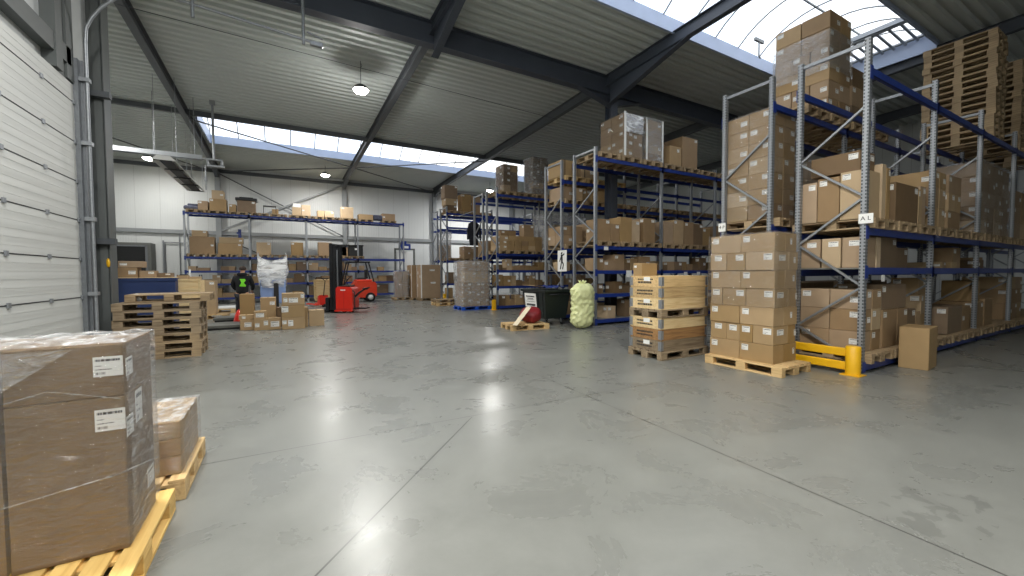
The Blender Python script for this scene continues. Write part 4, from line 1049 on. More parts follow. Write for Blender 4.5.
# tags and sign
for i, (x, z) in enumerate(((8.95, 1.47), (12.15, 1.47), (8.05, 2.2), (11.5, 1.47), (13.6, 2.28))):
    level_tag(x, 8.79, z, .22 if i in (0,) else .16, .2 if i == 0 else .1, ('large white card hanging from the third shelf, centre rack', 'white tag on the third shelf above the crates', 'white tag at the first bay pallet beam, centre rack', 'small tag near the wooden crates, third shelf', 'white tag in the third bay, centre rack')[i])
t = thing('warning_sign', 'white sign with black climbing figure on the rack end', 'sign', (7.6, 10.28, 1.88))
G().box(-.006, .006, -.23, .23, -.33, .33).build('sign_plate', 'paper', t)
g = G()
for p, q, w_ in (((-.01, .05, .22), (-.01, -.02, .26), .05), ((-.01, .02, .2), (-.01, .0, -.02), .09), ((-.01, .0, .15), (-.01, -.12, .22), .04), ((-.01, .05, .12), (-.01, .12, -.02), .04), ((-.01, .02, -.02), (-.01, .08, -.26), .05), ((-.01, -.01, -.02), (-.01, -.08, -.12), .05), ((-.01, -.08, -.12), (-.01, -.03, -.26), .045)):
    g.bar(p, q, .003, w_, up=(0, 1, 0))
g.build('climbing_figure', 'ink', t)

# ---- third row D
ROW = 'third row'
for (z, hm, nm, sd) in ((.15, .6, 'bottom shelf', 240), (.97, .5, 'second shelf', 250), (1.63, .5, 'third shelf', 260)):
    many(CX0, (0, 1), 14.9, z, hm, nm, sd, dens=.95, wr=(.2, .38))
for k in range(2):
    list(bay_pallets(CX0, k, 15.3, 2.322, (0, 1, 2), f'the pallet level, {BW[k]} of the {ROW}'))
    list(bay_pallets(CX0, k, 15.3, 4.752, (0, 1, 2), f'the top level, {BW[k]} of the {ROW}'))
grid_load(7.8, 9.9, 14.85, 15.7, 2.468, [(.2, 6, 1), (.2, 6, 1), (.2, 5, 1)], 'many small cartons, pallet level of the third row', 'card_warm')
carton(9.0, 9.5, 14.9, 15.3, 3.07, .5, 'carton standing on the small ones, third row', 'single cartons on the third row', 'card_brown', 0, 'auto', 2)
carton(7.9, 8.6, 14.9, 15.3, 3.07, .22, 'flat carton on the small ones, third row', 'single cartons on the third row', 'card_brown', 0, 'auto', 2)
grid_load(8.02, 8.7, 14.9, 15.6, 4.898, [(.28, 2, 2)] * 4, 'brown block atop the third row end', 'card_dark')
film(8.01, 8.71, 14.89, 15.61, 4.9, 6.03, 'clear film round the brown block atop the third row', 'film_clear', True, amp=.015, seed=51)
grid_load(9.45, 10.2, 14.9, 15.6, 4.898, [(.27, 2, 2)] * 6, 'taller block atop the third row', 'card_dark')
film(9.44, 10.21, 14.89, 15.61, 4.9, 6.53, 'clear film round the taller block atop the third row', 'film_thick', True, amp=.015, seed=52)
grid_load(10.6, 12.2, 14.9, 15.7, 2.468, [(.3, 3, 1)] * 4, 'wrapped block, second bay of the third row', 'card_pale')
film(10.0, 12.3, 14.85, 15.75, 2.47, 4.1, 'thick shiny film round the second-bay block, third row', 'film_thick', True, amp=.04, seed=53)
grid_load(7.8, 9.6, 16.2, 17.0, 2.25 + .0, [(.35, 4, 1), (.35, 3, 1)], 'load at the back of the third row', 'card_brown')
# ---- rearmost row E
ROW = 'rearmost row'
for (z, hm, nm, sd) in ((.15, .6, 'bottom shelf', 340), (.97, .7, 'second shelf', 350)):
    many(CX0, (0,), 20.75, z, hm, nm, sd, dens=.9, wr=(.22, .45))
list(bay_pallets(CX0, 0, 21.2, 4.752, (0, 1, 2), f'the top level of the {ROW}'))
list(bay_pallets(CX0, 0, 21.2, 2.202, (0, 1, 2), f'the middle level of the {ROW}'))
carton(7.62, 8.35, 20.8, 21.4, 5.55, .7, 'carton raised on a pile atop the rearmost row', 'cartons atop the rearmost row', 'card_dark', 0, 'auto', 2)
carton(7.7, 8.3, 20.8, 21.4, 4.898, .3, 'low carton under the raised one, rearmost row', 'cartons atop the rearmost row', 'card_dark', 0, 'auto', 2)
carton(7.66, 8.3, 20.8, 21.4, 5.2, .345, 'light carton between two others atop the rearmost row', 'cartons atop the rearmost row', 'card_pale', 0, 'auto', 2)
carton(8.6, 9.15, 20.8, 21.4, 4.898, .95, 'tall carton atop the rearmost row', 'cartons atop the rearmost row', 'card_warm', 0, 'auto', 2)
carton(9.2, 9.7, 20.8, 21.4, 4.898, .9, 'tall carton beside another atop the rearmost row', 'cartons atop the rearmost row', 'card_brown', 0, 'auto', 2)
grid_load(7.9, 8.5, 22.3, 22.9, 2.25, [(.45, 2, 1), (.45, 1, 1)], 'load at the back of the rearmost row', 'card_pale')
film(7.88, 8.52, 22.28, 22.92, 2.26, 3.9, 'tall milky film column in the rearmost row', 'film_thick', True, amp=.05, seed=61)
grid_load(8.7, 9.9, 20.8, 21.5, 2.348, [(.35, 3, 1), (.3, 2, 1)], 'middle-level load of the rearmost row', 'card_brown')
# black jacket hanging on the rack
g = G()
pr_ = [(.0, 0), (.17, .02), (.2, .3), (.18, .6), (.21, .82), (.14, .93), (.05, .98), (0, .98)]
g.lathe(pr_, 14, Matrix.Diagonal((1.35, .7, 1.25, 1)))
t = thing('jacket', 'black jacket hanging on the end of the rearmost rack', 'jacket', (8.45, 18.9, 2.9))
g.build('jacket_body', 'jacket_black', t)
for s_ in (-1, 1): G().tube([(s_ * .2, 0, 1.1), (s_ * .32, -.03, .7), (s_ * .34, -.05, .3)], [.08, .075, .06], 8).build('sleeve', 'jacket_black', t)
G().tube([(0, 0, 1.2), (0, 0, 1.45), (.05, 0, 1.5), (.08, 0, 1.45)], .008, 5).build('hanger_hook', 'galv', t)
tag(G().tube([(7.69, 18.9, 4.36), (9.3, 18.9, 4.36)], .025, 6).tube([(7.69, 18.9, 4.36), (7.69, 17.1, 4.36)], .02, 6).build('cross_tube', 'galv'), 'thin tube bridging the rack rows above the jacket', 'tube')

# ---- back wall rack B
ROW = 'back-wall rack'
B0 = -4.16
def bb(k): return B0 + k * 2.67 + .06, B0 + (k + 1) * 2.67 - .06
for k in range(4):
    a, b = bb(k)
    if k < 3:
        for i in range(3):
            pallet(a + .42 + i * .87, 25.65, 2.402, f'pallet {("first", "second", "third")[i]} along the middle level, {BW[k]} of the {ROW}', PI / 2, False, 'wood_old', 'pallets on the back-wall rack', L_=1.1)
    for i in range(3):
        if k == 3 and i > 0: continue
        pallet(a + .42 + i * .87, 25.65, 4.582, f'pallet {("first", "second", "third")[i]} along the top, {BW[k]} of the {ROW}', PI / 2, False, 'wood_old', 'pallets on the back-wall rack', L_=1.1)
for k in range(4):
    a, b = bb(k)
    shelf_fill(a, b, 25.25, 26, 1.7, .52, f'the small-goods shelf, {BW[k]} of the {ROW}', 400 + k, .8 if k < 3 else .35, (.25, .55))
    shelf_fill(a, b, 25.25, 26, 1.05, .5, f'the lower shelf, {BW[k]} of the {ROW}', 410 + k, .75 if k < 3 else .6, (.25, .7))
    shelf_fill(a, b, 25.25, 26, .33, .55, f'the bottom shelf, {BW[k]} of the {ROW}', 420 + k, .6, (.3, .8))
ZB, ZT = 2.548, 4.728
for i, (x0, x1, z, h, m, lb) in enumerate((
    (-4.0, -3.0, ZB, .85, 'card_brown', 'big open carton at the start of the middle level'), (-3.9, -3.3, ZB + .855, .3, 'card_warm', 'small carton on the big one, middle level'),
    (-2.85, -1.85, ZB, .55, 'card_warm', 'wide low carton on the middle level'), (-2.8, -1.8, ZB + .555, .3, 'card_pale', 'flat pale carton on the wide one'),
    (-1.2, -.55, ZB, .65, 'card_pale', 'pale carton past the second upright'), (1.75, 2.45, ZB, .75, 'card_brown', 'carton before the third upright, middle level') ,
    (.4, 1.0, ZB, .7, 'card_warm', 'warm brown carton with flaps, middle level'), (-3.62, -3.22, ZT, .45, 'card_brown', 'carton at the top level beside the labelled one'),
    (-3.15, -2.45, ZT, .6, 'card_warm', 'carton with white label on the top level'), (-3.05, -2.55, ZT + .605, .42, 'card_pale', 'small carton with white front on the top one'),
    (-2.0, -1.2, ZT, .6, 'card_dark', 'dark carton under the flat black case'), (-2.35, -2.05, ZT, .38, 'card_warm', 'small carton beside the dark one'),
    (.5, .93, ZT, .45, 'card_pale', 'pale carton before the column on top'), (.95, 1.4, ZT, .6, 'card_pale', 'second pale carton on top, higher'), (.55, .9, ZT + .455, .2, 'paper', 'white box on a pale carton'),
    (1.75, 2.1, ZT, .35, 'card_pale', 'low pale carton after the third upright'), (2.12, 2.6, ZT, .35, 'card_pale', 'another low pale carton after the third upright'), (3.0, 3.65, ZT, .65, 'card_pale', 'upright pale carton in the top middle'),
    (3.95, 4.75, ZT, .3, 'card_warm', 'long flat carton on the top level'), (6.2 - .35, 6.45, ZT - .14, .0, 'card_dark', ''), (5.3, 6.05, ZT, .42, 'card_brown', 'brown carton at the far end of the top level'),
    (-1.0, -.5, ZT, .0, 'card_dark', ''), (2.9, 3.3, ZB, .5, 'card_brown', 'carton behind the stacker mast'))):
    if h > .01: carton(x0, x1, 25.3, 25.9, z, h, lb + ', back-wall rack', 'cartons on the back-wall rack', m, 0, 'auto', 1)
pallet(5.68, 25.65, 4.582, 'pallet under the end carton on top of the back-wall rack', PI / 2, False, 'wood_old', 'pallets on the back-wall rack', L_=1.1)
for i, (x, y) in enumerate(((3.05, 25.4), (3.95, 25.4))):   # black crates
    t = thing('storage_crate', ('black storage crate behind the stacker mast', 'black storage crate beside another on the back-wall rack')[i], 'crate', (x - .2, y + .2, ZB))
    G().bbox(-.4, .4, -.3, .3, 0, .58, .02).build('crate_body', 'black_plastic', t)
    G().bbox(-.43, .43, -.33, .33, .58, .66, .015).build('crate_lid', 'black_plastic', t)
    G().box(-.06, .06, -.304, -.3, .36, .46).build('crate_label', 'paper', t)
for k in range(2): pallet(2.9 + k * .88, 25.65, 2.402, ('pallet under a black crate, back-wall rack', 'second pallet under black crates, back-wall rack')[k], PI / 2, False, 'wood_old', 'pallets under the black crates', L_=1.1) if k else None
tag(G().bbox(-.48, .48, -.28, .28, 0, .16, .03).box(-.3, .3, -.2, .2, .16, .2).build('flat_case', 'black_plastic', None, (-1.6, 25.6, ZT + .605)), 'flat black case lying on a dark carton, top of the back-wall rack', 'case')
tag(G().bbox(-.45, .45, -.25, .25, 0, .2, .05).bbox(-.3, .35, -.2, .2, .2, .3, .04).build('blue_white_sack', 'printed_box', None, (-3.75, 25.6, ZT)), 'blue and white packages at the start of the rack top', 'package')
t = thing('metal_frame', 'small dark metal frame standing on the rack top', 'frame', (-.55, 25.5, ZT))
for x in (-.3, .27): G().box(x, x + .03, -.2, -.17, 0, .42).build('frame_leg', 'black_metal', t)
G().box(-.3, .3, -.2, .2, .4, .43).build('frame_top', 'black_metal', t)
carton(-.45, -.15, 25.45, 25.75, ZT, .28, 'small brown carton inside the dark metal frame', 'cartons on the back-wall rack', 'card_warm', 0, None, 1)
tag(G().bbox(-.3, .3, -.2, .2, 0, .32, .06).build('printed_package', 'printed_box', None, (4.75 + .3, 25.55, ZT)), 'blue printed package beside the end carton on the rack top', 'package')
t = thing('blue_post', 'upright blue steel post standing on the middle level of the back-wall rack', 'post', (-2.02 + .05, 26.0, 2.548))
G().box(-.07, .07, -.04, .04, 0, 1.35).build('post_shaft', 'rack_blue', t); G().box(-.16, .16, -.1, .1, 0, .03).build('foot_plate', 'rack_blue', t); G().box(-.13, .03, -.06, .06, 1.1, 1.2).build('post_bracket', 'rack_blue', t)
# broad yellowish crate on the bottom shelf, open shape
t = thing('wooden_crate', 'broad pale crate at the floor of the back-wall rack', 'crate', (2.75 - .55, 24.55, 0))
G().bbox(-.75, .75, -.35, .35, .12, 1.2, .01).build('crate_body', 'wood_pale', t)
for x in (-.75, -.04, .67): G().box(x, x + .08, -.37, -.35, .1, 1.22).build('batten', 'wood_new', t)
for z in (.14, 1.1): G().box(-.67, .67, -.368, -.35, z, z + .09).build('batten', 'wood_new', t)
for x in (-.7, -.05, .6): G().box(x, x + .1, -.35, .35, 0, .12).build('skid', 'wood_new', t)
# ================================================================== MIDDLE OF THE HALL
# ---- carton stack on a pallet by the near rack (seven layers, alternating)
pallet(6.49, 3.67, 0, 'pale pallet under the seven-layer carton stack by the yellow guard', PI / 2, True, 'wood_new')
X0_, X1_, Y0_, Y1_ = 6.21, 6.82, 3.26, 4.27
wide = [(0, .5), (.5, 1)]; four = [(0, .3), (.3, .5), (.5, .72), (.72, 1)]
lay = [wide, four, wide, [(0, .42), (.42, .8), (.8, 1)], wide, [(0, .42), (.42, .72), (.72, 1)], wide]
z = P; R_ = random.Random(5)
for li, sp in enumerate(lay):
    h = .277; sh = (.0, .012, .0, .02, .01, -.005, .0)[li]
    lw = 'bottom' if li == 0 else 'top' if li == 6 else ORD[li]
    for j, (a, b) in enumerate(sp):
        y0_, y1_ = Y0_ + (Y1_ - Y0_) * a, Y0_ + (Y1_ - Y0_) * b
        cols = [(X0_, (X0_ + X1_) / 2 - .01), ((X0_ + X1_) / 2 - .01, X1_)] if li % 2 == 0 else [(X0_, X0_ + .4), (X0_ + .4, X1_)]
        for i, (c, d) in enumerate(cols):
            if i and j == len(sp) - 1 and len(sp) > 2: pass
            xa, xb = c + sh + R_.uniform(0, .01), d + sh - R_.uniform(0, .008)
            if i == 1 and li in (0, 2, 5): xb += .05
            sy = y1_ - y0_
            lab = []
            if i == 0:
                lab.append(('x', (sy / 2 - .09) * (1 if li % 2 == 0 else -1) if sy > .3 else 0, h * .72, .1 if li % 2 == 0 else .12, .09))
            if j == 0 and i == 0 and li in (3, 5, 1): lab.append(('y', -.02 + R_.uniform(-.05, .05), h * .66, .17, .085))
            if j == 0 and i == 1: lab.append(('y', R_.uniform(.0, .1), h * .55, .05, .09))
            carton(xa, xb, y0_ + .003, y1_ - .003, z, h - .003, f'{lw}-layer carton, {ORD[j]} from the corner, {("outer", "inner")[i]} side of the seven-layer stack', 'cartons of the seven-layer stack by the yellow guard', 'card_warm', R_.uniform(-.012, .012), lab, 8)
    z += h
film(X0_ - .01, X1_ + .03, Y0_ - .012, Y1_ + .01, P + 3 * .277, z + .006, 'clear glossy film round the upper layers of the seven-layer stack', 'film_clear', True, amp=.018, seed=71)
# ---- two collar crates
def collar_crate(x0, x1, y0, y1, z, label, tones, seed):
    t = thing('collar_crate', label, 'crate', ((x0 + x1) / 2, (y0 + y1) / 2, z)); a, b = (x1 - x0) / 2, (y1 - y0) / 2
    for k, m in enumerate(tones):
        z0, z1 = k * .193, k * .193 + .19
        c = G()
        for bx in ((-a, a, -b, -b + .022), (-a, a, b - .022, b), (-a, -a + .022, -b + .022, b - .022), (a - .022, a, -b + .022, b - .022)):
            c.bbox(*bx, z0, z1, .003)
        co = c.build('wooden_collar', m, t)
        for sx in (-1, 1):
            for sy in (-1, 1):
                h = G()
                h.box(min(sx * a, sx * (a + .004)), max(sx * a, sx * (a + .004)), sy * b - (.06 if sy > 0 else 0), sy * b + (0 if sy > 0 else .06), z0 + .02, z1 - .02)
                h.box(sx * a - (.06 if sx > 0 else 0), sx * a + (0 if sx > 0 else .06), min(sy * b, sy * (b + .004)), max(sy * b, sy * (b + .004)), z0 + .02, z1 - .02)
                h.tube([(sx * (a + .004), sy * (b + .004), z0 + .01), (sx * (a + .004), sy * (b + .004), z1 - .01)], .009, 6)
                h.build('corner_hinge', 'galv', co)
        R_ = random.Random(seed + k)
        p = G()
        if k == 1 or (seed + k) % 2:   # stamped marks: one bold line, one fainter
            for r_, (zz, hh) in enumerate(((z0 + .11, .03), (z0 + .055, .028))):
                y = b * .55
                while y > -b * .45:
                    w_ = R_.uniform(.012, .03); p.box(-a - .0015, -a, y - w_, y, zz, zz + hh); y -= w_ + .007
        else:
            for r_, (zz, hh) in enumerate(((z0 + .12, .022), (z0 + .06, .034))):
                y = b * .5
                while y > -b * .4:
                    w_ = R_.uniform(.016, .036); p.box(-a - .0015, -a, y - w_, y, zz, zz + hh); y -= w_ + .008
        p.build('stamped_text', 'ink', co)
        if k in (0, 2): G().box(-a - .004, -a - .001, -b * .3, b * .1, z0 + .1, z0 + .17).build('paper_label', 'paper', co)
    return t
cx0, cx1, cy0, cy1 = 5.56, 6.78, 4.72, 5.42
pallet((cx0 + cx1) / 2, (cy0 + cy1) / 2, 0, 'dark pallet under the lower collar crate', 0, True, 'wood_grey', L_=1.26, W_=.76)
collar_crate(cx0, cx1, cy0, cy1, P, 'lower collar crate with brown and grey boards near the centre rack', ('wood_grey', 'wood_brown', 'wood_pale'), 1)
pallet((cx0 + cx1) / 2, (cy0 + cy1) / 2, P + .579, 'pallet between the two collar crates', 0, True, 'wood_grey', L_=1.24, W_=.74)
collar_crate(cx0, cx1, cy0, cy1, P + .579 + P, 'upper collar crate of three pale yellow boards', ('wood_pale', 'wood_new', 'wood_new'), 4)
Zc = 2 * P + .579 * 2
tag(G().box(-.6, .6, -.34, .34, -.02, -.004).build('crate_cover', 'wood_pale', None, ((cx0 + cx1) / 2, (cy0 + cy1) / 2, Zc)), 'thin board closing the upper collar crate', 'board')
carton(5.6, 6.01, 5.2, 5.4, Zc - .004, .23, 'small brown carton standing on the upper collar crate', 'single cartons on the collar crates', 'card_warm', .03, [('x', .05, .17, .06, .04)], 9)
# ---- green-black waste container
t = thing('waste_container', 'black four-wheeled waste container with white notice by the centre rack', 'waste container', (6.8, 10.0, 0), -PI / 2)
def taper(x0, x1, y0, y1, X0, X1, Y0, Y1, z0, z1, g, mi=0):
    vs = [(x0, y0, z0), (x1, y0, z0), (x0, y1, z0), (x1, y1, z0), (X0, Y0, z1), (X1, Y0, z1), (X0, Y1, z1), (X1, Y1, z1)]
    return g.add(vs, [(0, 2, 3, 1), (4, 5, 7, 6), (0, 1, 5, 4), (2, 6, 7, 3), (0, 4, 6, 2), (1, 3, 7, 5)], mi)
g = G(); taper(-.5, .5, -.36, .36, -.6, .6, -.45, .45, .2, .98, g)
for x in (-.4, -.2, 0, .2, .4): taper(x - .015, x + .015, -.375, .375, x * 1.18 - .015, x * 1.18 + .015, -.462, .462, .25, .93, g)
g.build('container_body', 'bin_green', t)
G().bbox(-.66, .66, -.5, .5, .96, 1.03, .01).build('rim', 'bin_green', t)
for a in (-1, 1): G().tube([(a * .62, -.3, .9), (a * .68, -.3, .9), (a * .68, .3, .9), (a * .62, .3, .9)], .018, 8).build('lift_handle', 'black_metal', t)
for x in (-.4, .4):
    for y in (-.28, .28):
        o = G().lathe([(0, -.022), (.075, -.022), (.085, -.012), (.085, .012), (.075, .022), (0, .022)], 16, Matrix.Rotation(PI / 2, 4, 'X')).build('wheel', 'rubber', t, (x, y, .086))
        G().box(-.02, .02, -.035, -.025, -.01, .16).box(-.02, .02, .025, .035, -.01, .16).box(-.04, .04, -.04, .04, .13, .145).build('wheel_fork', 'galv', o)
o = G().box(-.31, .31, -.003, .003, -.21, .21).build('notice', 'paper', t, (-.16, -.442, .7)); o.rotation_euler = (.11, 0, 0)
p = G()
for zz, hh, w_ in ((.1, .035, .46), (.05, .02, .3), (.02, .012, .36), (-.04, .01, .5), (-.16, .06, .46)):
    x = -w_ / 2; R_ = random.Random(int(zz * 1000) + 99)
    while x < w_ / 2: dx = R_.uniform(.014, .035); p.box(x, x + dx, -.0045, -.003, zz, zz + hh); x += dx + .005
p.build('notice_text', 'ink', o)
# flattened card and blue sheet in the container
g = G(); g.box(-.5, .1, -.3, .3, 0, .012, M=Matrix.Rotation(.12, 4, 'Y')); tag(g.build('flattened_carton', 'card_warm', None, (6.75, 10.1, 1.08)), 'flattened brown carton lying in the waste container', 'cardboard')
g = G(); NN = 10
vs = [(-.35 + .7 * i / NN, -.3 + .6 * j / NN, .05 + .09 * noise.noise(Vector((i * .6, j * .6, 2)))) for j in range(NN + 1) for i in range(NN + 1)]
g.add(vs, [(j * (NN + 1) + i, j * (NN + 1) + i + 1, (j + 1) * (NN + 1) + i + 1, (j + 1) * (NN + 1) + i) for j in range(NN) for i in range(NN)], 0, True)
tag(g.build('blue_sheet', 'rack_blue', None, (6.8, 9.7, 1.05)), 'crumpled blue sheet on top of the waste container', 'sheet')
# ---- yellow-green bag
g = G(); NS, NR = 52, 44
for j in range(NR + 1):
    v = j / NR; z = 1.2 * v
    base = .32 * (1 - .35 * (2 * v - 1) ** 8) * (.9 if v < .1 else 1) * (1 - .22 * max(0, v - .85) / .15)
    if v < .06: base *= .75 + .25 * v / .06
    for k in range(NS):
        a = 2 * PI * k / NS; n_ = noise.noise(Vector((math.cos(a) * 1.6, math.sin(a) * 1.6, v * 3.2))) * .04 + noise.noise(Vector((math.cos(a) * 4, math.sin(a) * 4, v * 13))) * .06 + abs(noise.noise(Vector((math.cos(a) * 9, math.sin(a) * 9, v * 26)))) * .035
        g.v.append(((base + n_) * math.cos(a) * 1.05, (base + n_) * .7 * math.sin(a), z + .03 * noise.noise(Vector((a, v * 4, 1)))))
for j in range(NR):
    for k in range(NS): g.f.append((j * NS + k, j * NS + (k + 1) % NS, (j + 1) * NS + (k + 1) % NS, (j + 1) * NS + k)); g.m.append(0); g.sm.append(True)
g.f.append(tuple(NR * NS + k for k in range(NS))); g.m.append(0); g.sm.append(True)
plain('bag_yellow', (226, 230, 172), .35, 0, .12, 6, bump=1., bscale=12)
t = thing('waste_bag', 'tall pale yellow plastic bag leaning at the centre rack end', 'bag', (7.05, 8.62, 0.02))
g.build('bag_body', 'bag_yellow', t)
g = G()
for k in range(7): 
    a = k * .9; g.tube([(0, 0, 1.12), (.06 * math.cos(a), .05 * math.sin(a), 1.22), (.12 * math.cos(a), .09 * math.sin(a), 1.27 + .02 * (k % 2))], [.03, .03, .012], 6)
g.build('bag_neck', 'bag_yellow', t)
# ---- pallet with red bag and card
pallet(5.72, 9.45, 0, 'small pallet carrying the dark red bundle before the waste container', -.12, False, 'wood_new', L_=1.1, W_=.8)
g = G(); NS, NR = 26, 14
for j in range(NR + 1):
    v = j / NR; th = PI * v * .98 + .01
    for k in range(NS):
        a = 2 * PI * k / NS; n_ = 1 + .2 * noise.noise(Vector((math.cos(a) * 1.4, math.sin(a) * 1.4, v * 3 + 4)))
        r_ = .33 * math.sin(th) ** .8 * n_; g.v.append((r_ * .92 * math.cos(a), r_ * .95 * math.sin(a), .21 + .21 * math.cos(th) * n_))
for j in range(NR):
    for k in range(NS): g.f.append((j * NS + k, (j + 1) * NS + k, (j + 1) * NS + (k + 1) % NS, j * NS + (k + 1) % NS)); g.m.append(0); g.sm.append(True)
tag(g.build('red_bundle', 'red_cloth', None, (5.9, 9.42, P)), 'round dark red bundle lying on the small pallet', 'bundle')
g = G(); g.bar((.26, 0, .46), (-.24, -.12, .02), .17, .008)
tag(g.build('cardboard_strip', 'card_cream', None, (5.38, 9.1, P + .0)), 'pale strip of card leaning over the red bundle', 'cardboard')
g = G(); g.box(-.2, .2, -.14, .14, 0, .012); tag(g.build('cardboard_piece', 'card_warm', None, (5.35, 9.25, P + .001), .4), 'torn piece of brown card on the corner of the small pallet', 'cardboard')
# ---- blue pallet with wrapped load
pallet(6.92, 15.7, 0, 'bright blue plastic pallet before the third row', 0, True, 'blue_pallet', L_=1.3, W_=.95)
grid_load(6.32, 7.5, 15.25, 16.1, P, [(.33, 3, 2)] * 3, 'lower load on the blue pallet', 'card_brown', .012)
grid_load(6.4, 7.48, 15.3, 16.1, P + .99, [(.44, 2, 2), (.42, 2, 2)], 'upper load on the blue pallet', 'card_brown', .012)
film(6.3, 7.51, 15.23, 16.12, P + .02, P + 1.86, 'shiny crumpled film round the load on the blue pallet', 'film_thick', True, amp=.03, seed=81)
carton(6.6, 7.05, 15.35, 15.8, P + 1.87, .16, 'small light carton set on top of the load on the blue pallet', 'small cartons set on top of the load', 'card_pale', .1, None, 3) if 0 else None
for (x, y, lb) in ((7.5, 14.82, 'small yellow post guard at the third rack row'), (7.5, 20.65, 'small yellow post guard at the rearmost rack row')):
    t = thing('post_guard', lb, 'guard', (x, y, 0))
    G().bbox(-.07, .07, -.07, .07, 0, .42, .015).build('guard_shell', 'yellow_paint', t); G().box(-.11, .11, -.11, .11, 0, .01).build('foot_plate', 'yellow_paint', t)
pallet(6.75, 18.4, 0, 'wooden pallet left behind the blue one', 0, False, 'wood_new')
pallet(6.75, 18.4, P, 'second wooden pallet on the one behind the blue pallet', 0, False, 'wood_old')
# ---- two big cartons on pallets
pallet(7.2, 22.3, 0, 'pallet under the broad carton with pale edges', 0, False, 'wood_old', L_=1.3)
o_ = thing('shipping_carton', 'broad tall carton with pale edge strips before the rearmost row', 'box', (7.25, 22.35, P))
G().bbox(-.63, .63, -.42, .42, 0, 1.85, .01).build('carton_body', 'card_brown', o_)
g = G()
for x in (-.63, .59): g.box(x, x + .04, -.426, -.418, 0, 1.85)
g.box(-.636, -.628, -.42, -.38, 0, 1.85); g.box(-.636, -.628, .38, .42, 0, 1.85)
g.box(-.63, .63, -.426, -.39, 1.85, 1.856)
g.build('edge_protector', 'paper', o_)
for u, v in ((0, 1.55), (.05, .85)): put_label(o_, 'y', u, v, .28, .1, 1.26, .84)
for u, v in ((.2, 1.4), (-.2, 1.2), (.25, .7)): put_label(o_, 'x', u, v, .12, .16, 1.26, .84)
pallet(6.72, 23.4, 0, 'pallet under the narrow tall carton', PI / 2, False, 'wood_old')
o_ = thing('shipping_carton', 'narrow tall carton with white strip behind the broad one', 'box', (6.72, 23.4, P))
G().bbox(-.36, .36, -.5, .5, 0, 1.85, .01).build('carton_body', 'card_brown', o_)
G().box(-.366, -.358, .44, .5, 0, 1.85).box(-.366, -.358, -.5, -.44, 0, 1.85).box(.3, .36, -.506, -.498, 0, 1.85).build('edge_protector', 'paper', o_)
for u, v in ((.15, 1.5), (-.2, 1.3), (0, .6)): put_label(o_, 'x', u, v, .14, .14, .72, 1.0)
# small wrapped load
pallet(5.95, 23.6, 0, 'pallet under the small wrapped load at the end of the back-wall rack', 0, False, 'wood_old', L_=1.0)
grid_load(5.62, 6.27, 23.3, 23.9, P, [(.36, 2, 1), (.36, 2, 1), (.36, 2, 1), (.4, 2, 1)], 'small wrapped load at the back-wall rack end', 'card_brown', .03)
film(5.6, 6.29, 23.28, 23.92, P + .02, P + 1.5, 'crumpled film round the small load at the back-wall rack end', 'film_thick', True, amp=.04, seed=91)
# blue device and white board on the wall
t = thing('wall_machine', 'blue winch box on a grey frame at the back wall', 'machine', (6.95, 26.6, 0))
G().bbox(-.35, .35, -.2, .2, 3.05, 3.45, .03).bbox(-.2, .1, -.15, .15, 3.45, 3.62, .03).build('winch_box', 'rack_blue', t)
G().box(-.15, .2, -.21, -.2, 3.15, 3.3).build('winch_label', 'paper', t)
for x in (-.62, .62): G().box(x - .05, x + .05, -.05, .05, 0, 3.15).build('frame_post', 'machine_grey', t)
G().box(-.62, .62, -.05, .05, 3.05, 3.15).build('frame_top', 'machine_grey', t)
G().bbox(-.52, .52, -.04, .04, 1.75, 2.95, .12).build('white_board', 'white_paint', t)
# cabinet with black front, pipes on the wall
t = thing('switch_cabinet', 'grey cabinet with black front against the back wall beside the column', 'cabinet', (-6.45, 26.9, 0))
G().bbox(-.95, .75, -.4, .4, .0, 3.1, .03).build('cabinet_body', 'machine_grey', t)
G().box(-.85, .5, -.42, -.4, 1.3, 2.9).build('front_screen', 'screen_black', t)
G().box(.52, .6, -.44, -.4, 1.2, 2.95).box(-.9, .6, -.44, -.4, 2.9, 2.96).build('screen_trim', 'galv_dark', t)
g = G(); y = YB - .08
g.tube([(-5.35, y, 1.2), (-5.35, y, 3.2), (-2.9, y, 3.2)], .03, 6); g.tube([(-4.75, y, .4), (-4.75, y, 3.68)], .025, 6); g.tube([(-5.42, y, .6), (-5.42, y, 3.3)], .04, 6)
tag(g.build('wall_pipe', 'galv'), 'thin pipes along the back wall beside the cabinet', 'pipe')
t = thing('work_trolley', 'small trolley with tools between the container and the back-wall rack', 'trolley', (-3.1, 19.5, 0))
for x in (-.35, .31):
    for y_ in (-.25, .21): G().box(x, x + .04, y_, y_ + .04, 0, 1.5).build('leg', 'steel_dark', t)
for zz in (.5, 1.2): G().box(-.37, .37, -.27, .27, zz, zz + .03).build('shelf', 'steel_grey', t)
G().lathe([(0, 1.23), (.06, 1.23), (.06, 1.45), (.03, 1.55), (.03, 1.7), (0, 1.7)], 10).build('spray_bottle', 'white_plastic', t)
G().bbox(-.3, -.02, -.2, .2, 1.23, 1.52, .04).build('tool_case', 'black_plastic', t)
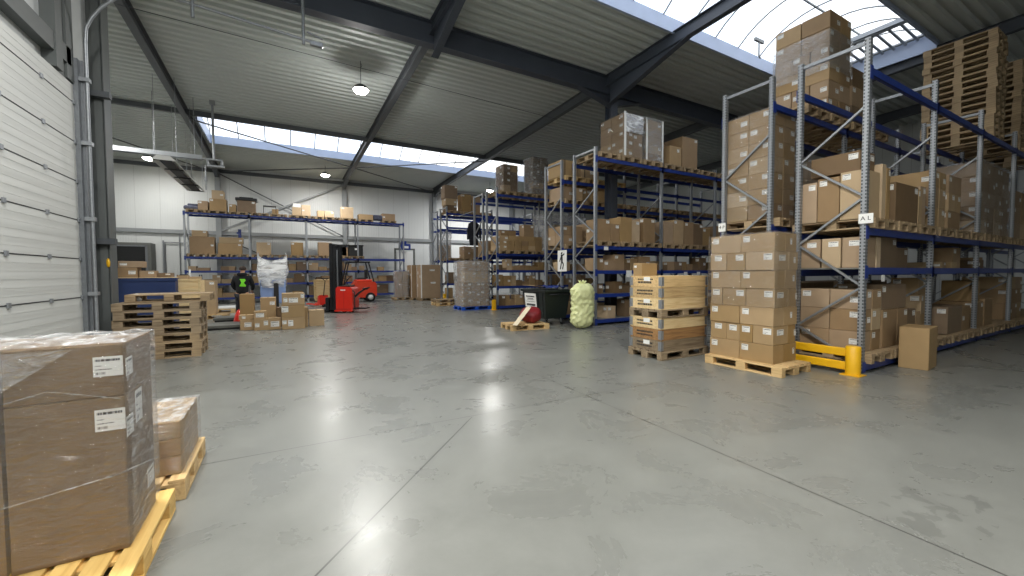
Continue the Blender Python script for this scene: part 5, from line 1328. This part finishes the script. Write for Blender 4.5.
# ================================================================== STACKER TRUCK (mast to the left, cover to the right)
t = thing('pallet_stacker', 'red pedestrian pallet stacker with tall black mast on the open floor', 'forklift', (2.08, 17.1, 0), -.5)
for y in (-.3, .3):
    for i, (dx, z1) in enumerate(((0, 2.68), (.075, 2.62))):
        g = G(); x = -.42 + dx * 1.6
        g.box(x, x + .02, y - .05, y + .05, .12, z1).box(x + .02, x + .1, y - .05, y - .035, .12, z1).box(x + .02, x + .1, y + .035, y + .05, .12, z1)
        g.build('mast_channel', 'black_metal', t)
for z in (.5, 1.55, 2.6): G().box(-.4, -.33, -.26, .26, z, z + .07).build('mast_crossbar', 'black_metal', t)
for y in (-.1, .1): G().tube([(-.3, y, .3), (-.3, y, 2.45)], .03, 8).build('lift_cylinder', 'galv_dark', t)
for y in (-.17, .17): G().tube([(-.44, y, .4), (-.44, y, 2.55)], .012, 5).build('lift_chain', 'galv_dark', t)
G().box(-.56, -.48, -.34, .34, .14, .52).box(-.56, -.5, -.34, .34, .06, .12).bbox(-.6, -.46, -.36, -.2, .1, .6, .02).build('fork_carriage', 'black_metal', t)
for y in (-.2, .2):
    G().bbox(-1.65, -.48, y - .08, y + .08, .07, .13, .015).build('fork', 'black_metal', t)
    o = G().bbox(-1.6, -.2, y - .06, y + .06, .02, .07, .01).build('support_leg', 'black_metal', t)
g = G(); g.prism([(-.26, .06), (.42, .06), (.44, .2), (.42, .92), (.36, 1.0), (-.12, 1.02), (-.26, .9)], -.34, .34)
g.build('motor_cover', 'red_paint', t)
G().box(-.22, .4, -.348, -.339, .14, .16).box(.1, .105, -.347, -.338, .16, .95).build('cover_seam', 'red_dark', t)
p = G()
for k in range(5): p.box(-.02 + k * .04, .01 + k * .04, -.345, -.339, .86, .905)
p.build('cover_lettering', 'paper', t)
G().bbox(-.1, .32, -.28, .28, 1.0, 1.06, .02).build('control_panel', 'black_plastic', t)
o = G().tube([(.4, 0, .6), (.6, 0, .78), (.82, 0, .92)], [.045, .04, .03], 8).build('tiller', 'black_plastic', t)
G().tube([(.8, -.16, .92), (.86, -.2, .94), (.94, -.12, .96), (.94, .12, .96), (.86, .2, .94), (.8, .16, .92)], .022, 8).bbox(.76, .88, -.17, .17, .88, .96, .02).build('tiller_head', 'black_plastic', o)
G().box(.42, .9, -.26, .26, .14, .18).build('rider_platform', 'black_metal', t)
G().tube([(.5, -.28, .16), (.5, -.28, .8), (.44, -.28, .85), (.42, -.28, .85)], .02, 6).build('side_guard', 'black_metal', t)
for x, y in ((.3, 0), (.1, .28), (.1, -.28)):
    G().lathe([(0, -.04), (.07, -.04), (.08, -.03), (.08, .03), (.07, .04), (0, .04)], 14, Matrix.Rotation(PI / 2, 4, 'X')).build('wheel', 'rubber', t, (x, y, .081))
g = G().tube([(-.3, -.36, 2.62), (-.28, -.36, 1.6), (-.15, -.36, 1.1)], .012, 5); g.build('hydraulic_hose', 'rubber', t)

# ================================================================== COUNTERBALANCE FORKLIFT behind
t = thing('forklift_truck', 'red counterbalance forklift with black overhead guard by the back-wall rack', 'forklift', (3.3, 23.3, 0), 0)
g = G(); g.prism([(-.75, .28), (1.0, .2), (1.12, .35), (1.12, .95), (1.02, 1.08), (.1, 1.14), (-.05, .95), (-.3, .62), (-.6, .55), (-.75, .55)], -.5, .5)
g.build('chassis', 'orange_red', t)
G().bbox(.05, .9, -.42, .42, 1.1, 1.2, .04).build('hood', 'orange_red', t)
G().bbox(.2, .62, -.28, .28, 1.2, 1.3, .04).build('seat', 'black_plastic', t)
G().bbox(.6, .72, -.27, .27, 1.25, 1.75, .04).build('seat_back', 'black_plastic', t)
for y in (-.47, .47):
    G().tube([(-.62, y, .6), (-.28, y, 2.12)], .035, 8).build('guard_post', 'black_metal', t)
    G().tube([(.98, y, 1.05), (.72, y, 2.12)], .035, 8).build('guard_post', 'black_metal', t)
g = G().box(-.3, .8, -.5, -.44, 2.1, 2.17).box(-.3, .8, .44, .5, 2.1, 2.17).box(-.32, -.26, -.5, .5, 2.1, 2.17).box(.74, .8, -.5, .5, 2.1, 2.17)
for k in range(6): g.box(-.14 + k * .15, -.1 + k * .15, -.45, .45, 2.12, 2.15)
g.build('overhead_guard', 'black_metal', t)
o = G().tube([(-.5, 0, .9), (-.25, 0, 1.25)], .03, 8).build('steering_column', 'black_plastic', t)
G().lathe([(.16, -.012), (.18, 0), (.16, .012), (.14, 0), (.16, -.012)], 20, Matrix.Translation((-.24, 0, 1.27)) @ Matrix.Rotation(-.6, 4, 'Y')).build('steering_wheel', 'black_plastic', o)
for x, r_ in ((-.45, .27), (.78, .25)):
    for y in (-.5, .5):
        o = G().lathe([(0, -.09), (r_ * .6, -.09), (r_ * .62, -.1), (r_ * .95, -.1), (r_, -.07), (r_, .07), (r_ * .95, .1), (r_ * .6, .09), (0, .09)], 22, Matrix.Rotation(PI / 2, 4, 'X')).build('wheel', 'rubber', t, (x, y, r_))
        G().lathe([(0, -.11), (r_ * .3, -.115), (r_ * .55, -.1), (r_ * .55, .1), (0, .11)], 18, Matrix.Rotation(PI / 2, 4, 'X')).build('rim', 'white_paint', o)
for y in (-.3, .3): G().box(-.98, -.86, y - .05, y + .05, .1, 2.15).build('mast_channel', 'black_metal', t)
for z in (.4, 1.3, 2.08): G().box(-.96, -.88, -.25, .25, z, z + .07).build('mast_crossbar', 'black_metal', t)
for y in (-.2, .2): G().box(-1.95, -1.05, y - .05, y + .05, .05, .09).box(-1.09, -1.04, y - .05, y + .05, .05, .55).build('fork', 'black_metal', t)
G().box(-1.04, -.99, -.4, .4, .3, .38).box(-1.04, -.99, -.4, .4, .5, .58).build('fork_carriage', 'black_metal', t)
# red hand pallet truck left of the stacker
t = thing('hand_pallet_truck', 'red hand pallet truck half hidden behind the parcels', 'pallet truck', (1.55, 20.4, 0), PI * .6)
g = G(); g.prism([(-.18, .1), (.12, .1), (.05, .5), (-.1, .55)], -.2, .2); g.build('pump_housing', 'red_paint', t)
for y in (-.2, .2): G().bbox(.1, 1.2, y - .08, y + .08, .07, .13, .01).build('fork', 'red_paint', t)
o = G().tube([(-.1, 0, .5), (-.3, 0, 1.2)], .02, 8).build('handle', 'black_metal', t)
G().tube([(-.3, -.15, 1.3), (-.3, .15, 1.3)], .018, 8).tube([(-.3, 0, 1.2), (-.3, -.15, 1.3)], .014, 6).tube([(-.3, 0, 1.2), (-.3, .15, 1.3)], .014, 6).build('handle_grip', 'rubber', o)
G().lathe([(0, -.05), (.09, -.05), (.09, .05), (0, .05)], 16, Matrix.Rotation(PI / 2, 4, 'X')).build('wheel', 'rubber', t, (-.1, 0, .09))

# ================================================================== THE WORKER
def skin_body(name, verts, edges, mat, parent=None, sub=2, root=0):
    me = bpy.data.meshes.new(name); me.from_pydata([v[:3] for v in verts], edges, [])
    o = bpy.data.objects.new(name, me); COL.objects.link(o)
    o.modifiers.new('skin', 'SKIN'); sk = me.skin_vertices[0].data
    for i, v in enumerate(verts):
        r_ = v[3]; sk[i].radius = (r_, v[4] if len(v) > 4 else r_); sk[i].use_root = (i == root)
    s_ = o.modifiers.new('sub', 'SUBSURF'); s_.levels = sub; s_.render_levels = sub
    dg = bpy.context.evaluated_depsgraph_get(); dg.update()
    m2 = bpy.data.meshes.new_from_object(o.evaluated_get(dg))
    o.modifiers.clear(); o.data = m2; m2.materials.clear(); m2.materials.append(MATS[mat])
    for p_ in m2.polygons: p_.use_smooth = True
    if parent: o.parent = parent
    return o
# standing, back to the camera, bent a little forward over his hands (he faces +y)
t = thing('person', 'worker in a black hooded top with green back print, seen from behind', 'person', (-1.13, 15.2, 0), -.15)
B = [(0, 0, .95, .15, .12), (0, .01, 1.08, .145, .11), (0, .03, 1.25, .165, .12), (0, .06, 1.42, .14, .1), (0, .09, 1.5, .06, .06), (0, .12, 1.57, .055, .06), (0, .14, 1.64, .078, .095), (0, .15, 1.71, .07, .085),
     (-.17, .06, 1.4, .065), (-.25, .1, 1.15, .048), (-.2, .3, 1.0, .038), (-.17, .38, .97, .03),
     (.17, .06, 1.4, .065), (.25, .1, 1.15, .048), (.2, .3, 1.0, .038), (.17, .38, .97, .03),
     (-.1, 0, .86, .095), (-.11, .02, .48, .062), (-.11, -.02, .1, .042), (-.11, .1, .04, .035), (-.11, .17, .03, .025),
     (.1, 0, .86, .095), (.11, .03, .48, .062), (.11, 0, .1, .042), (.11, .12, .04, .035), (.11, .19, .03, .025)]
E_ = [(0, 1), (1, 2), (2, 3), (3, 4), (4, 5), (5, 6), (6, 7), (3, 8), (8, 9), (9, 10), (10, 11), (3, 12), (12, 13), (13, 14), (14, 15), (0, 16), (16, 17), (17, 18), (18, 19), (19, 20), (0, 21), (21, 22), (22, 23), (23, 24), (24, 25)]
# hands: palm and five fingers each
for sgn, wi in ((-1, 11), (1, 15)):
    b0 = len(B); px = sgn * .16; B.append((px, .43, .95, .022, .03)); E_.append((wi, b0))
    for k in range(4):
        b1 = len(B); off = (k - 1.5) * .02; ln = (.055, .068, .072, .06)[k]
        B.append((px + off, .46, .945, .009)); B.append((px + off * 1.1, .46 + ln * .6, .93, .008)); B.append((px + off * 1.1, .46 + ln, .9, .007)); E_ += [(b0, b1), (b1, b1 + 1), (b1 + 1, b1 + 2)]
    b1 = len(B); B.append((px - sgn * .035, .43, .94, .01)); B.append((px - sgn * .05, .46, .925, .008)); E_ += [(b0, b1), (b1, b1 + 1)]
skin_body('body', B, E_, 'skin', t)
# face details (he looks down and away)
g = G()
for s_ in (-1, 1): g.lathe([(0, -.012), (.011, 0), (0, .012)], 8, Matrix.Translation((s_ * .03, .235, 1.665)))
g.build('eyes', 'ink', t)
g = G().tube([(0, .22, 1.68), (0, .262, 1.645), (0, .235, 1.64)], [.008, .013, .008], 6); g.build('nose', 'skin', t)
G().tube([(-.025, .228, 1.61), (0, .238, 1.608), (.025, .228, 1.61)], .006, 6).build('mouth', 'red_dark', t)
g = G()
for s_ in (-1, 1): g.lathe([(0, -.03), (.014, -.01), (.016, .012), (0, .03)], 8, Matrix.Translation((s_ * .085, .13, 1.66)))
g.build('ears', 'skin', t)
# hair cap
g = G(); NS, NR = 20, 9
for j in range(NR + 1):
    th = 1.95 * j / NR
    for k in range(NS):
        a = 2 * PI * k / NS; f_ = max(0, math.sin(a)); tt = th * (1 - .38 * f_)
        n_ = 1 + .06 * noise.noise(Vector((a * 3, th * 5, 0)))
        g.v.append((.094 * math.sin(tt) * math.cos(a) * n_, .135 + .112 * math.sin(tt) * math.sin(a) * n_, 1.675 + .1 * math.cos(tt) * n_))
for j in range(NR):
    for k in range(NS): g.f.append((j * NS + k, (j + 1) * NS + k, (j + 1) * NS + (k + 1) % NS, j * NS + (k + 1) % NS)); g.m.append(0); g.sm.append(True)
g.build('hair', 'hair', t)
HD = [(0, 0, .86, .19, .155), (0, 0, 1.0, .185, .15), (0, .02, 1.15, .18, .145), (0, .05, 1.32, .2, .15), (0, .07, 1.44, .16, .125), (0, .08, 1.5, .1, .09),
      (-.2, .06, 1.4, .088), (-.27, .1, 1.15, .07), (-.21, .29, 1.0, .055), (.2, .06, 1.4, .088), (.27, .1, 1.15, .07), (.21, .29, 1.0, .055)]
hd = skin_body('hooded_top', HD, [(0, 1), (1, 2), (2, 3), (3, 4), (4, 5), (3, 6), (6, 7), (7, 8), (3, 9), (9, 10), (10, 11)], 'hoodie', t)
G().lathe([(.1, 0), (.13, .03), (.14, .08), (.11, .12), (.07, .11), (.08, .05)], 18, Matrix.Translation((0, .03, 1.44)) @ Matrix.Diagonal((1, .85, 1, 1)), 0).build('hood', 'hoodie', t)
TR = [(0, 0, .9, .165, .13), (-.1, 0, .82, .105), (-.11, .02, .48, .085), (-.11, -.01, .12, .07), (.1, 0, .82, .105), (.11, .03, .48, .085), (.11, .01, .12, .07)]
skin_body('trousers', TR, [(0, 1), (1, 2), (2, 3), (0, 4), (4, 5), (5, 6)], 'trousers', t)
for s_, dy in ((-1, .0), (1, .02)): G().bbox(s_ * .11 - .055, s_ * .11 + .055, dy - .09, dy + .21, 0, .1, .03).build('shoe', 'black_plastic', t)
# green emblem printed across the back: an angular X-like mark, wrapped onto the cloth just off the surface
bpy.context.view_layer.update()
from mathutils.bvhtree import BVHTree
bv = BVHTree.FromObject(hd, bpy.context.evaluated_depsgraph_get())
g = G()
def onback(x, z):
    h = bv.ray_cast(Vector((x, -1, z)), Vector((0, 1, 0)))
    return (x, (h[0].y if h[0] else -.12) - .004, z)
shapes = [[(-.11, 1.36), (.09, 1.36), (.12, 1.3), (-.07, 1.28)], [(-.07, 1.28), (.12, 1.3), (.05, 1.2), (-.04, 1.2)], [(-.04, 1.2), (.05, 1.2), (.13, 1.1), (-.1, 1.1)], [(-.1, 1.1), (.13, 1.1), (.11, 1.04), (-.11, 1.06)]]
for sh in shapes:
    n = 5; vs = []
    for j in range(n + 1):
        for i in range(n + 1):
            u, v = i / n, j / n
            a = Vector(sh[0]).lerp(Vector(sh[1]), u); b = Vector(sh[3]).lerp(Vector(sh[2]), u); q = a.lerp(b, v); vs.append(onback(q.x * .72 + .035, 1.24 + (q.y - 1.2) * .75))
    g.add(vs, [(j * (n + 1) + i, j * (n + 1) + i + 1, (j + 1) * (n + 1) + i + 1, (j + 1) * (n + 1) + i) for j in range(n) for i in range(n)], 0, True)
pr2 = g.build('back_print', 'green_print', hd)
# ================================================================== LAMPS AND CEILING FITTINGS
def highbay(x, y, z, label, power=900, up=False):
    t = thing('high_bay_lamp', label, 'lamp', (x, y, z), 0, 'round high-bay lamps under the roof')
    G().lathe([(.22, .0), (.235, .03), (.2, .05), (.18, .1), (.1, .15), (.04, .18), (0, .18)], 24).build('housing', 'galv_dark', t)
    G().lathe([(0, -.11), (.08, -.1), (.15, -.07), (.2, -.025), (.215, .01), (0, .012)], 24).build('lens', 'lamp_lens', t)
    top = zr(y) - z
    G().tube([(0, 0, .16), (0, 0, top)], .01, 6).tube([(0, 0, top - .06), (.04, 0, top - .12), (0, 0, top - .2)], .008, 5).build('hanger', 'steel_dark', t)
    if up:
        li = bpy.data.lights.new('high_bay_light', 'POINT'); li.shadow_soft_size = .12; li.energy = power * .4; li.color = (1, .985, .955)
        o = bpy.data.objects.new('high_bay_light', li); COL.objects.link(o); o.location = (x, y, z - .2)
    l2 = bpy.data.lights.new('high_bay_light', 'AREA'); l2.shape = 'DISK'; l2.size = .4; l2.energy = power * .85; l2.color = (1, .985, .955)
    o = bpy.data.objects.new('high_bay_light', l2); COL.objects.link(o); o.location = (x, y, z - .14)
    return t
LP = 400
highbay(2.12, 12.8, 6.93, 'bright round lamp hanging over the open floor', LP * .7, True)
highbay(2.13, 24.6, 6.93, 'small lit lamp near the back wall above the stacker', LP * .6)
highbay(-5.35, 24.9, 6.93, 'lit lamp behind the radiant heater', LP * .45)
highbay(11.95, 24.1, 6.93, 'lit lamp seen over the third rack row', LP * 1.3)
for i, (x, y) in enumerate(((2.1, .8), (-.3, -3.0), (-1.2, 3.6), (-5.4, 16))):
    highbay(x, y, 6.93, ('round lamp over the floor before the doors', 'round lamp over the open floor behind', 'round lamp above the wrapped loads by the door', 'round lamp in the side bay behind the column')[i], LP, i < 1)
# radiant heater
t = thing('radiant_heater', 'long radiant heater hanging below the roof before the back wall', 'heater', (-3.1, 18.8, 5.0))
g = G(); g.prism([(-.3, 0), (-.16, .14), (.16, .14), (.3, 0), (.27, 0), (.15, .11), (-.15, .11), (-.27, 0)], -2.7, 2.7); g.build('reflector', 'white_paint', t)
G().box(-.15, .15, -2.7, 2.7, .02, .03).build('heater_core', 'heater_black', t)
for k in range(9): G().box(-.26, .26, -2.65 + k * .66, -2.62 + k * .66, -.005, .03).build('heater_louvre', 'heater_black', t) if k % 2 == 0 else None
G().prism([(-.3, 0), (-.16, .14), (.16, .14), (.3, 0)], -2.72, -2.7).build('end_cap', 'white_paint', t)
for y in (-2.4, 0, 2.4):
    for x in (-.26, .26): G().tube([(x, y, .02), (x, y, zr(18.8 + y) - 5.03)], .008, 5).build('suspension_wire', 'galv', t)
# cable tray with drop box
t = thing('cable_tray', 'pale metal cable tray crossing before the heater', 'cable tray', (-5.6, 17.9, 5.52))
G().box(-2.5, 3.2, -.1, .1, 0, .015).box(-2.5, 3.2, -.1, -.085, 0, .16).box(-2.5, 3.2, .085, .1, 0, .16).build('tray_channel', 'galv', t)
for x in (-1.5, .3, 1.9, 3.0): G().tube([(x, 0, .1), (x, 0, zr(17.9) - 5.52)], .012, 5).build('threaded_rod', 'galv', t)
t = thing('drop_bracket', 'galvanised bracket box hanging on a tube at the end of the cable tray', 'bracket', (-2.06, 17.9, 5.5))
G().tube([(0, 0, .05), (0, 0, zr(17.9) - 5.5)], .04, 8).build('drop_tube', 'galv', t)
G().box(-.35, .25, -.08, .08, .05, .1).box(-.2, .3, -.08, .08, -.18, -.12).box(-.2, -.15, -.08, .08, -.12, .05).box(.2, .26, -.08, .08, -.12, .06).build('bracket_box', 'galv', t)
G().box(-.08, .08, -.06, .06, zr(17.9) - 5.5 - .14, zr(17.9) - 5.5).build('roof_plate', 'steel_grey', t)
G().tube([(-.25, 0, -.15), (-.25, 0, -1.0)], .018, 6).bbox(-.29, -.21, -.04, .04, -.7, -.55, .01).build('chain', 'galv', t)
# air line with pipes below the roof in front of the main beam
t = thing('overhead_rail', 'slim overhead rail hanging from tubes below the main beam', 'rail', (-3.0, 9.75, 6.42))
G().tube([(-.4, 0, .32), (3.78, 0, .0)], .028, 8).build('rail_tube', 'galv', t)
for x in (1.62, 3.48): G().tube([(x, 0, -.08), (x, 0, zr(9.75) - 6.42)], .032, 8).build('hanger_tube', 'galv', t)
G().bbox(3.6, 3.85, -.05, .05, -.06, .03, .01).build('end_fitting', 'galv', t)
G().tube([(3.55, 0, .2), (3.85, 0, .12)], .02, 6).build('end_fitting', 'galv', t)
tag(G().tube([(-3.0, 12.0, 7.35), (9.3, 12.9, 7.4)], .008, 6).build('cable', 'steel_dark'), 'thin cable stretched under the roof deck past the round lamp', 'cable')
t = thing('roof_hook', 'small steel hook plate hanging from the roof over the aisle', 'hook', (11.6, 6.6, zr(6.6) - .5))
G().box(-.2, .2, -.03, .03, .42, .5).tube([(0, 0, .45), (0, 0, .05), (.08, 0, 0)], .02, 6).build('hook_plate', 'steel_grey', t)
# equipment on the left edge beyond the door
t = thing('wall_lamp', 'small lit lamp beyond the door rail', 'lamp', (-3.35, 12.0, 4.9)); G().bbox(-.12, .12, -.06, .06, -.05, .05, .01).build('lamp_body', 'steel_grey', t); G().box(-.1, .1, -.07, -.06, -.04, .04).build('lamp_lens', 'lamp_lens', t)
G().tube([(0, 0, .05), (0, 0, zr(12) - 4.9)], .01, 5).build('lamp_cord', 'rubber', t)
# ================================================================== CARTONS: which show most, as objects; the rest as one mass
def px(p):
    d = Vector(p) - EYE; w_ = d.dot(_f)
    if w_ < .1: return None
    return 512 + F_PX * d.dot(_r2) / w_, 288 - F_PX * d.dot(_u2) / w_
bpy.context.view_layer.update()
built = []
for c in CARTONS: built.append((c, build_carton(c, False)))
films = [o for o in COL.objects if 'film' in o.name or 'bag' in o.name or 'sheet' in o.name]
bpy.context.view_layer.update()
from mathutils.bvhtree import BVHTree
fv, ff, owner = [], [], []
fset = set(films)
for o in COL.objects:
    if o.type != 'MESH' or o in fset or o.name.startswith(('glazing', 'curb')): continue
    mw = o.matrix_world; n0 = len(fv)
    fv.extend(mw @ v.co for v in o.data.vertices)
    for p_ in o.data.polygons: ff.append([n0 + k for k in p_.vertices]); owner.append(o.name)
BV = BVHTree.FromPolygons(fv, ff)
def shown(c, o):
    """pixels of the picture on which this carton shows, estimated with rays to its faces"""
    sx, sy, h = c['s']; cx, cy, cz = c['c']; M_ = Matrix.Translation(c['c']) @ Matrix.Rotation(c['rz'], 4, 'Z')
    tot = 0.
    for face, (ax, ay, az, n) in {'x': (-sx / 2, None, None, (-1, 0, 0)), 'y': (None, -sy / 2, None, (0, -1, 0)), 'z': (None, None, h, (0, 0, 1)), 'b': (None, None, 0, (0, 0, -1)), 'X': (sx / 2, None, None, (1, 0, 0))}.items():
        def P3(u, v):
            x = ax if ax is not None else (u - .5) * sx
            y = ay if ay is not None else ((u - .5) * sy if ax is not None else (v - .5) * sy)
            z_ = az if az is not None else v * h
            return M_ @ Vector((x, y, z_))
        ctr = P3(.5, .5)
        if (EYE - ctr).dot(Vector(n)) <= 0: continue
        q = [px(P3(u, v)) for u, v in ((0, 0), (1, 0), (1, 1), (0, 1))]
        if None in q: continue
        area = abs(sum(q[i][0] * q[(i + 1) % 4][1] - q[(i + 1) % 4][0] * q[i][1] for i in range(4))) / 2
        hit = n_ = 0
        for u in (.08, .3, .5, .7, .92):
            for v in (.08, .3, .5, .7, .92):
                p = P3(u, v); n_ += 1; k = px(p)
                if not k or not (0 < k[0] < 1024 and 0 < k[1] < 576): continue
                d = p - EYE; L_ = d.length
                r = BV.ray_cast(EYE, d / L_, L_ + .02)
                if r[0] and (owner[r[2]] == o.name or (r[0] - p).length < .03): hit += 1
        tot += area * hit / n_
    return tot
sc_ = [(shown(c, o) * (1 + .0 * c['pri']), i) for i, (c, o) in enumerate(built)]
sc_.sort(reverse=True)
KEEP = 300
keep = {i for s_, i in sc_[:KEEP] if s_ > 2.2}
rest = {}
for i, (c, o) in enumerate(built):
    if i in keep:
        if c['lab']: add_labels(o, c)
    else:
        rest.setdefault(c['mat'], []).append(c); me = o.data; bpy.data.objects.remove(o); bpy.data.meshes.remove(me)
import sys; print('CARTONS', len(CARTONS), 'kept', len(keep), 'smallest', sc_[min(KEEP, len(sc_)) - 1][0])
mats_ = sorted(rest)
g = G()
for mi, m in enumerate(mats_):
    for c in rest[m]:
        sx, sy, h = c['s']; g.box(-sx / 2, sx / 2, -sy / 2, sy / 2, 0, h, mi, Matrix.Translation(c['c']) @ Matrix.Rotation(c['rz'], 4, 'Z'))
if g.v:
    # local coordinates cannot serve the tape band here, so the mass uses plain board
    for m in mats_: 
        if m.startswith('card'): plain(m + '_mass', CARD[m], .62, 0, .16, 1.7)
    o = g.build('distant_cartons', [m + '_mass' if m.startswith('card') else m for m in mats_])
    tag(o, 'remaining brown cartons deeper inside the racks and behind others', 'boxes', None, 'stuff')
# ------------------------------------------------------------------ view
S.view_settings.view_transform = 'Standard'; S.view_settings.look = 'None'; S.view_settings.gamma = 1
S.view_settings.use_curve_mapping = False
S.view_settings.exposure = -0.04
S.cycles.use_adaptive_sampling = False
S.cycles.use_denoising = True; S.cycles.denoising_input_passes = 'RGB_ALBEDO_NORMAL'; S.cycles.denoising_prefilter = 'ACCURATE'; S.cycles.denoising_quality = 'HIGH'
S.cycles.max_bounces = 8; S.cycles.diffuse_bounces = 4; S.cycles.glossy_bounces = 4; S.cycles.transparent_max_bounces = 16
S.cycles.sample_clamp_indirect = 3; S.cycles.caustics_reflective = False; S.cycles.caustics_refractive = False
